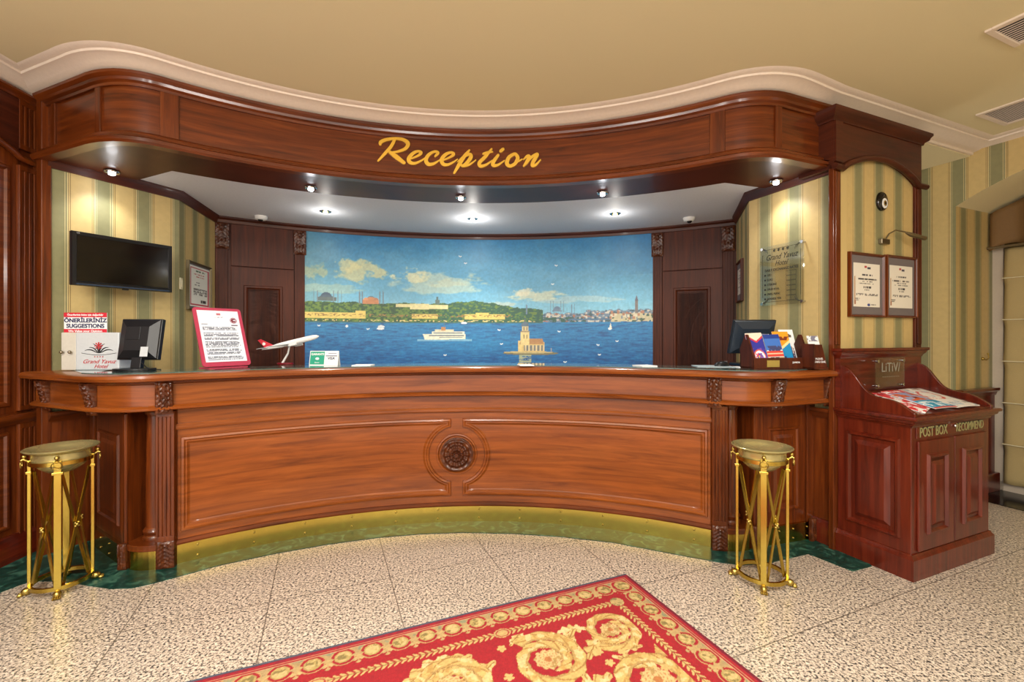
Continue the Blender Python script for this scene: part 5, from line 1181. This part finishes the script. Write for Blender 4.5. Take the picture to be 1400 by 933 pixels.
# brochure holder
Mh = onc(1062, 2.93, R(8)) @ Matrix.Scale(1.1, 4, (1, 0, 0)); bh = thing('brochure_holder', 'dark wooden brochure holder with brass plate at the right counter end', 'brochure holder', Mh)
mb = MB(Mh); mb.box(-.18, .18, -.05, -.035, 0, .07); mb.build('front_rail', WD, bh, bevel=.002)
mb = MB(Mh); mb.box(-.18, .18, -.035, .09, 0, .012); mb.build('floor_board', WD, bh)
mb = MB(Mh); mb.box(-.18, .18, .08, .09, 0, .11); mb.build('back_rail', WD, bh)
Mside = Mh @ Matrix.Rotation(R(90), 4, 'Z')
for x in (-.18, .17):
    mb = MB(Mh @ Matrix.Translation((x, 0, 0)) @ Matrix.Rotation(R(90), 4, 'Z')); mb.plate([(-.05, 0), (.09, 0), (.09, .13), (.04, .22), (.02, .22), (-.03, .11), (-.05, .07)], -.01, 0); mb.build('side_board', WD, bh)
mb = MB(Mh); mb.box(-.10, -.02, -.053, -.05, .012, .055); mb.build('brass_plate', BRASSD, bh)
mb = MB(); text(mb, 'hotel info', .016, Mh @ Matrix.Translation((-.06, -.0535, .034)), extrude=.0004)
mb = MB(); text(mb, 'JUNIOR', .014, Mh @ Matrix.Translation((.09, -.0505, .04)), extrude=.0004, offset=.0003); mb.build('white_lettering', PAPER, bh)
def bro_img(k, h=80, w=36):
    Y, X = np.mgrid[0:h, 0:w]; x = X / w; y = Y / h; n = fbm(x * 5, y * 9, 200 + k); im = imgbase(h, w, (240, 240, 240))
    def st(m, c): im[m] = c
    if k == 0:
        st(y > -1, (48, 50, 150)); st((y < .28 - abs(x - .55) * .35), (226, 214, 196)); st((y < .30 - abs(x - .55) * .35) & (y > .24 - abs(x - .55) * .35), (196, 50, 70)); r = np.hypot(x - .55, (y - .72) * 1.6); st(r < .36, (214, 90, 60)); st(r < .3, (230, 230, 240)); st(r < .18, (40, 60, 150)); st(r < .09, (240, 200, 60)); st((n > .62) & (y > .45), (120, 70, 160)); st((n < .34) & (y > .5), (200, 60, 90))
    elif k == 1:
        st(y < .5, (60, 110, 190)); st((y < .13), (30, 60, 140)); st((y > .35) & (y < .52) & (n > .45), (60, 66, 110)); st((y > .52) & (y < .7), (206, 66, 54)); st((y > .58) & (y < .62), (240, 190, 160)); st((y > .7) & (n > .5), (180, 150, 110)); st((y > .7) & (n < .45), (50, 40, 40)); st((y > .7) & (abs(n - .475) < .03), (230, 220, 200))
    elif k == 2:
        st(y > -1, (236, 156, 40)); st(y + x * .35 > .62, (36, 140, 196)); st((y > .72) & (abs(x - .5) < .22 - (.9 - y)), (30, 60, 110)); st((y < .26) & (y > .14) & (n > .45), (120, 50, 30)); st((y > .9), (190, 60, 50)); st((abs(y + x * .35 - .62) < .04), (250, 220, 160))
    elif k == 3:
        st((y > .12) & (y < .22) & (x > .2) & (x < .8) & (n > .4), (90, 80, 76)); r = (abs(x - .5) < .3) & (y > .45) & (y < .95) & ((y > .6) | (np.hypot(x - .5, (y - .6) * 2) < .3)); st(r, (120, 60, 70)); st(r & (((X % 8) < 2) | ((Y % 9) < 2)), (226, 220, 214)); st(r & (n > .6), (60, 60, 90))
    else: st((n > .55) & (y > .3), (150, 176, 200)); st((y < .2) & (n > .5), (120, 120, 140))
    return im
def bro(x, y, w_, h_, k, lab, rz=0, z=.075 - .06, lean=-18, cat='brochure'):
    Mb = Mh @ Matrix.Translation((x, y, z)) @ Matrix.Rotation(R(lean), 4, 'X') @ Matrix.Rotation(R(rz), 4, 'Y')
    o = raster('brochure', bro_img(k), lambda s_, q, d, Mb=Mb, w_=w_, h_=h_: Mb @ Vector(((s_ - .5) * w_, -d, q * h_)), PRINT, None, .004); tag(o, lab, cat, 'brochures in the holder')
bro(-.118, -.028, .105, .225, 0, 'blue and purple brochure with round picture, leftmost in the holder', -3)
bro(-.010, -.028, .105, .215, 1, 'blue and red city brochure, second from left in the holder', -2)
bro(.075, .01, .105, .235, 2, 'orange and blue mosque brochure in the middle of the holder', 0)
bro(.135, .035, .095, .25, 3, 'white brochure with a stained arched window, right of the orange one', 0)
bro(-.02, .05, .08, .22, 4, 'pale grey leaflet standing at the rear of the holder', 2)
# small card holder
Mk = onc(1117, 2.86, R(12)); kh = thing('card_holder', 'small dark wooden leaflet holder at the right end beside the post', 'card holder', Mk)
mb = MB(Mk); mb.box(-.055, .055, -.03, .06, 0, .012); mb.build('base', WD, kh)
mb = MB(Mk @ Matrix.Translation((0, -.03, .012)) @ Matrix.Rotation(R(-16), 4, 'X')); mb.box(-.05, .05, 0, .008, 0, .15); mb.build('front_board', WD, kh, bevel=.002)
mb = MB(Mk); mb.box(-.055, -.047, -.03, .06, 0, .16); mb.build('side_board', WD, kh)
Ml = Mk @ Matrix.Translation((0, -.03, .012)) @ Matrix.Rotation(R(-16), 4, 'X'); mb = MB(); text(mb, 'PLEASE', .018, Ml @ Matrix.Translation((0, -.001, .055)), extrude=.0004); text(mb, 'TAKE ONE', .018, Ml @ Matrix.Translation((0, -.001, .035)), extrude=.0004); mb.build('white_lettering', PAPER, kh)
Mb = Ml @ Matrix.Translation((0, .012, .0)); o = raster('leaflet', bro_img(4), lambda s_, q, d: Mb @ Vector(((s_ - .5) * .085, -d, .02 + q * .19)), PRINT, None, .003); tag(o, 'pale leaflet standing in the small dark leaflet holder', 'leaflet')

# ------------------------------------------------------------------ brass ash stands
def stand(x, y, rz, label, topz=.745, tiltx=0):
    M = Matrix.Translation((x, y, 0)) @ Matrix.Rotation(rz, 4, 'Z')
    t = thing('brass_ashtray_stand', label, 'ashtray stand', M, 'brass ashtray stands')
    RL = .122; zt = topz - .055
    mb = MB(M); rim = .152
    mb.lathe([(.02, topz - .135), (.06, topz - .124), (.092, topz - .098), (.112, topz - .068), (.119, topz - .05), (.119, topz - .022), (.126, topz - .014), (rim - .008, topz - .006), (rim, topz - .002), (rim + .002, topz + .003), (rim - .002, topz + .006), (.125, topz - .004), (.118, topz - .012), (.09, topz - .03), (.04, topz - .04), (.001, topz - .042)], (0, 0, 0), 48)
    mb.build('bowl', PATINA, t, smooth=50)
    mb = MB(M); mb.lathe([(.122, topz - .075), (.128, topz - .075), (.128, topz - .055), (.122, topz - .055), (.122, topz - .075)], (0, 0, 0), 48); mb.build('collar_ring', BRASS, t, smooth=40)
    for k in range(4):
        a = math.pi / 2 * k + .3; c, s_ = math.cos(a), math.sin(a); Mk_ = M @ Matrix.Rotation(a, 4, 'Z')
        mb = MB(Mk_); mb.box(RL - .007, RL + .007, -.0145, .0145, .04, topz - .05); lg = mb.build('leg', BRASS, t, bevel=.0015)
        mb = MB(Mk_); mb.box(RL - .010, RL + .012, -.022, .022, zt - .065, zt - .052); mb.build('collar', BRASS, lg, bevel=.002)
        mb = MB(Mk_); mb.tube([(RL + .006, 0, zt + .0), (RL + .022, 0, zt + .012), (RL + .03, 0, zt + .006)], [.006, .007, .008], 8); mb.sphere((RL + .02, 0, zt + .025), .011, 10); mb.build('lug', BRASSD, lg, smooth=60)
        mb = MB(Mk_); mb.tube([(RL + .03, .02 * math.sin(q), zt - .014 + .02 * math.cos(q)) for q in [2 * math.pi * i / 18 for i in range(18)]], .0028, 6, True); mb.build('ring', BRASSD, lg, smooth=60)
        # paw
        mb = MB(Mk_); mb.sphere((RL + .012, 0, .020), .020, 12, (1.1, .9, 1)); 
        for j in (-1.5, -.5, .5, 1.5): mb.sphere((RL + .034, j * .0085, .009), .0085, 8, (1.4, .6, 1))
        mb.build('paw_foot', BRASSD, lg, smooth=70)
        # crossed bars between this leg and the next
        a2 = a + math.pi / 2; p1 = Vector((RL * c, RL * s_, 0)); p2 = Vector((RL * math.cos(a2), RL * math.sin(a2), 0)); q1 = p1.lerp(p2, .12); q2 = p1.lerp(p2, .88)
        dd = (p2 - p1).normalized(); nn = Vector((dd.y, -dd.x, 0)) * .004
        for A_, B_, sgn in ((q1, q2, 1), (q2, q1, -1)):
            mb = MB(M); z0_, z1_ = .05, zt - .06; d3 = Vector((B_.x - A_.x, B_.y - A_.y, z1_ - z0_)); o3 = nn * sgn; wv = Vector((d3.normalized().cross(nn.normalized()))) * .007
            P = [Vector((A_.x, A_.y, z0_)) + o3 + wv, Vector((A_.x, A_.y, z0_)) + o3 - wv, Vector((B_.x, B_.y, z1_)) + o3 - wv, Vector((B_.x, B_.y, z1_)) + o3 + wv]
            th = nn * .7; i0 = [mb.vert(p + th) for p in P]; i1 = [mb.vert(p - th) for p in P]
            mb.face(i0); mb.face(i1[::-1])
            for j in range(4): mb.face((i0[j], i1[j], i1[(j + 1) % 4], i0[(j + 1) % 4]))
            mb.build('cross_bar', BRASS, t)
        mid = (q1 + q2) / 2; mb = MB(M); mb.sphere((mid.x + nn.x * 2, mid.y + nn.y * 2, (.05 + zt - .06) / 2), .010, 10)
        for j in range(4): an = math.pi / 4 + j * math.pi / 2; mb.sphere((mid.x + nn.x * 2 + dd.x * .012 * math.cos(an), mid.y + nn.y * 2 + dd.y * .012 * math.cos(an), (.05 + zt - .06) / 2 + .012 * math.sin(an)), .006, 8)
        mb.build('knot', BRASSD, t, smooth=70)
    mb = MB(M); mb.lathe([(RL - .008, .035), (RL + .006, .035), (RL + .006, .055), (RL - .008, .055), (RL - .008, .035)], (0, 0, 0), 48); mb.build('base_ring', BRASS, t, smooth=40)
    return t
stand(-2.43, 2.43, R(20), 'brass ashtray stand with crossed bars by the left wall', .755)
stand(1.383, 2.492, R(48), 'brass ashtray stand with crossed bars between counter and cabinet', .745)

# ------------------------------------------------------------------ carpet
def paint_carpet(LB, LA, res):
    nb_, na_ = int(LB / res), int(LA / res)
    b = (np.arange(nb_) + .5) * res; a = (np.arange(na_) + .5) * res
    Bm, Am = np.meshgrid(b, a)                                     # a: from the far edge, b: from the right edge
    im = np.zeros(Am.shape + (3,)); im[:] = (176, 28, 38)
    ea = np.minimum(Am, LA - Am); eb = np.minimum(Bm, LB - Bm); e = np.minimum(ea, eb)
    n = fbm(Am * 60, Bm * 60, 5, 3)
    def st(m, c): im[m] = c
    BEI, CRE, OLI = (190, 168, 112), (226, 204, 128), (168, 156, 96)
    # circles in the outer band: run along the nearer edge
    along = np.where(ea < eb, Bm, Am); sp = .1175
    L_ = np.where(ea < eb, LB, LA); k = np.round((along - .09) / sp); cc = k * sp + .09
    inb = (e > .045) & (e < .165)
    st((e > .05) & (e < .10 + .012 * np.cos((along - .09) / sp * 2 * np.pi)) , BEI); st((e > .05) & (e < .07) & (n > .56), (152, 160, 120))
    r = np.hypot(along - cc, (e - .092)); al2 = np.abs(along - cc)
    corner = (ea < .155) & (eb < .155)
    r2 = np.hypot(ea - .095, eb - .095)
    r = np.where(corner, r2 * .85, r); m = inb | corner
    st(m & (r < .052) & (e > .05), (206, 176, 112)); st(m & (r < .047) & (e > .05), (176, 30, 42)); st(m & (r < .035), (196, 178, 104)); st(m & (r < .028) & (n > .48), (222, 202, 132)); st(m & (r < .03) & (n < .36), (150, 136, 78))
    hk = np.abs(along - cc - sp / 2); hk = np.minimum(hk, np.abs(along - cc + sp / 2))
    st((~corner) & (e > .09) & (e < .15) & (hk < .020 * (1 - (e - .09) / .07) + .006 * np.cos(e * 260)), (204, 180, 116)); st((~corner) & (np.hypot(hk - .014, e - .125) < .009), (212, 190, 124))
    # laurel
    ph = (along / .026) % 1.0; off_ = (e - .208); sl = np.abs(off_) * 1.1 / .026
    lf = ((ph - sl * .9) % 1.0)
    st((np.abs(off_) < .021) & (np.abs(lf - .5) < .30 * (1 - (np.abs(off_) / .021) ** 2) ** .5 + .02) & (np.minimum(ea, eb) > .18), (222, 198, 122)); st((np.abs(off_) < .0022) & (e > .18), (150, 120, 60))
    rc = np.hypot(ea - .208, eb - .208); st(rc < .034, (206, 186, 118)); st((rc < .034) & (n > .58), (150, 140, 84)); st((rc < .040) & (rc > .034), (176, 30, 42))
    for kk in (.83, 1.6): rm = np.hypot(ea - .208, (Bm - kk) / 1.3); st(rm < .03, (212, 186, 116)); st((rm < .025) & (rm > .02), (186, 60, 50))
    # edges
    st(e < .05, (176, 30, 44)); st((e < .049) & (e > .045), (212, 184, 130)); st((e < .038) & (e > .035), (206, 150, 110)); st(e < .016, (122, 20, 44))
    st((Am < .014), (82, 96, 112)); st(((Am > .014) & (Am < .03) & (Bm > .0)) & (n > .5), (150, 30, 50))
    # field scrolls
    fld = e > .245
    def scroll(ca, cb, R1, dirn, a0, seed, turns=1.6, bud=True):
        da, db = Am - ca, Bm - cb; r = np.hypot(da, db); th = (np.arctan2(da, db) * dirn - a0) % (2 * np.pi)
        near_ = r < R1 * 1.35
        if not near_.any(): return
        q = fbm(Am * 34, Bm * 34, seed, 3)
        for w_ in (0, 1):
            tt = th + 2 * np.pi * w_; rad = R1 * (1.0 - .235 * tt / (2 * np.pi) * 1.5)
            wd = R1 * .17 * (1 - .30 * tt / (4 * np.pi)) * (1 + .20 * np.abs(np.sin(tt * 4.5 + seed)) + .1 * np.sin(tt * 11)) * np.clip((turns * 2 * np.pi - tt) * 1.5, 0, 1)
            dlt = (r - rad); m = (np.abs(dlt) < wd) & fld & (tt < turns * 2 * np.pi)
            st(m, (224, 198, 116)); sh = (np.abs(dlt) < wd * .93) & m
            st(sh & ((np.sin(tt * 9 + dlt / R1 * 22) > .82)), (186, 148, 76)); st(sh & (q > .6), (240, 220, 150)); st(sh & (dlt < -wd * .55), (196, 166, 96)); st(sh & (q < .33), (206, 172, 92)); st(m & (np.abs(dlt) > wd * .90) & (q < .55), (160, 120, 60))
        if bud:
            rs = R1 * .36 * (1 + .07 * np.cos(th * 10)); m = (r < rs) & fld; st(m, (226, 206, 136)); st(m & (np.cos(r / R1 * 60) * np.cos(th * 8 + r * 90) > .45), (206, 150, 92)); st(m & (q > .63), (190, 160, 90)); st(m & (r < R1 * .1), (196, 130, 70))
    def leafs(ca, cb, ang, L, w_, seed):
        da, db = Am - ca, Bm - cb; u_ = (db * math.cos(ang) + da * math.sin(ang)) / L; v_ = -db * math.sin(ang) + da * math.cos(ang); v_ = v_ - .25 * L * np.sin(u_ * 2.6) * .4
        wd = w_ * np.sin(np.clip(u_, 0, 1) * np.pi) ** .6 * (1 + .32 * np.cos(u_ * 26)); m = (u_ > 0) & (u_ < 1) & (np.abs(v_) < wd) & fld; q = fbm(Am * 40, Bm * 40, seed, 3)
        st(m, (226, 202, 122)); st(m & (np.abs(v_) < .003), (170, 130, 64)); st(m & (np.cos(u_ * 26 + np.abs(v_) * 160) > .75), (190, 154, 82)); st(m & (q > .62), (240, 222, 156))
    for q_ in ((.29, 1.0, .1, .3, .05, 51), (.36, 1.30, -2.9, .28, .05, 52), (.50, .92, 1.9, .3, .05, 53), (.60, .52, .2, .25, .045, 54), (.60, 1.05, .9, .3, .05, 55), (.66, 1.35, 1.8, .3, .05, 56), (.50, .56, -2.6, .2, .035, 57), (.30, .60, 2.9, .14, .026, 58), (.86, .62, 2.4, .28, .05, 59), (.95, 1.0, .5, .3, .05, 60), (.60, .20, 1.2, .16, .025, 61), (.34, 1.46, .4, .3, .045, 62), (.62, 1.6, .9, .3, .05, 63), (.56, 1.86, .2, .3, .05, 64)): leafs(*q_)
    leafs(.31, .52, .5, .26, .034, 3); leafs(.52, .46, 2.2, .22, .03, 4); leafs(.36, .92, .25, .26, .04, 5); leafs(.55, .62, 1.2, .3, .04, 6); leafs(.62, .95, -.7, .3, .04, 7); leafs(.33, 1.32, .3, .3, .04, 8); leafs(.9, .5, .8, .3, .04, 9); leafs(.52, .30, -.5, .15, .025, 12); leafs(.46, 1.02, 1.3, .3, .045, 13); leafs(.30, .83, -2.6, .12, .02, 14)
    scroll(.375, .365, .125, 1, .6, 31); scroll(.435, .715, .155, -1, 1.0, 32); scroll(.70, .37, .185, -1, 2.2, 33); scroll(.42, 1.13, .15, 1, 2.0, 34); scroll(.78, .80, .16, 1, .3, 35); scroll(.80, 1.22, .18, -1, .9, 36); scroll(.42, 1.6, .15, -1, 0, 37); scroll(.8, 1.66, .16, 1, 0, 38); scroll(.42, 2.0, .15, 1, .5, 39); scroll(1.12, .42, .17, 1, 1, 40); scroll(1.14, .9, .18, -1, 2, 41); scroll(1.14, 1.4, .18, 1, 2, 42)
    # small florets scattered
    rg = random.Random(4)
    for _ in range(60):
        ca, cb = rg.uniform(.28, LA - .28), rg.uniform(.28, LB - .28); rr_ = np.hypot(Am - ca, Bm - cb); th = np.arctan2(Am - ca, Bm - cb); cur = im[int(ca / res), int(cb / res)]
        if cur[0] < 195 and cur[1] < 60: st((rr_ < .022 * (.6 + .4 * np.abs(np.cos(th * 2.5)))) & fld, (224, 198, 120))
    im = im * np.array((.86, .82, .84)) * (.90 + .2 * fbm(Am * 150, Bm * 150, 77, 2))[..., None]
    return im
CAa, CAb = .9227 * .642 + .3856 * 2.547, -.3856 * .642 + .9227 * 2.547
LB_, LA_ = 2.6, 1.7; res = .0042
img = paint_carpet(LB_, LA_, res)[:, ::-1]
def cmap(s_, t, d): return rf(CAa - LB_ * (1 - s_), CAb - LA_ * (1 - t), d)
o = raster('carpet', img, cmap, WOVEN, None, .009, (120, 24, 40)); tag(o, 'red and gold woven carpet with scroll pattern lying on the granite floor', 'carpet')
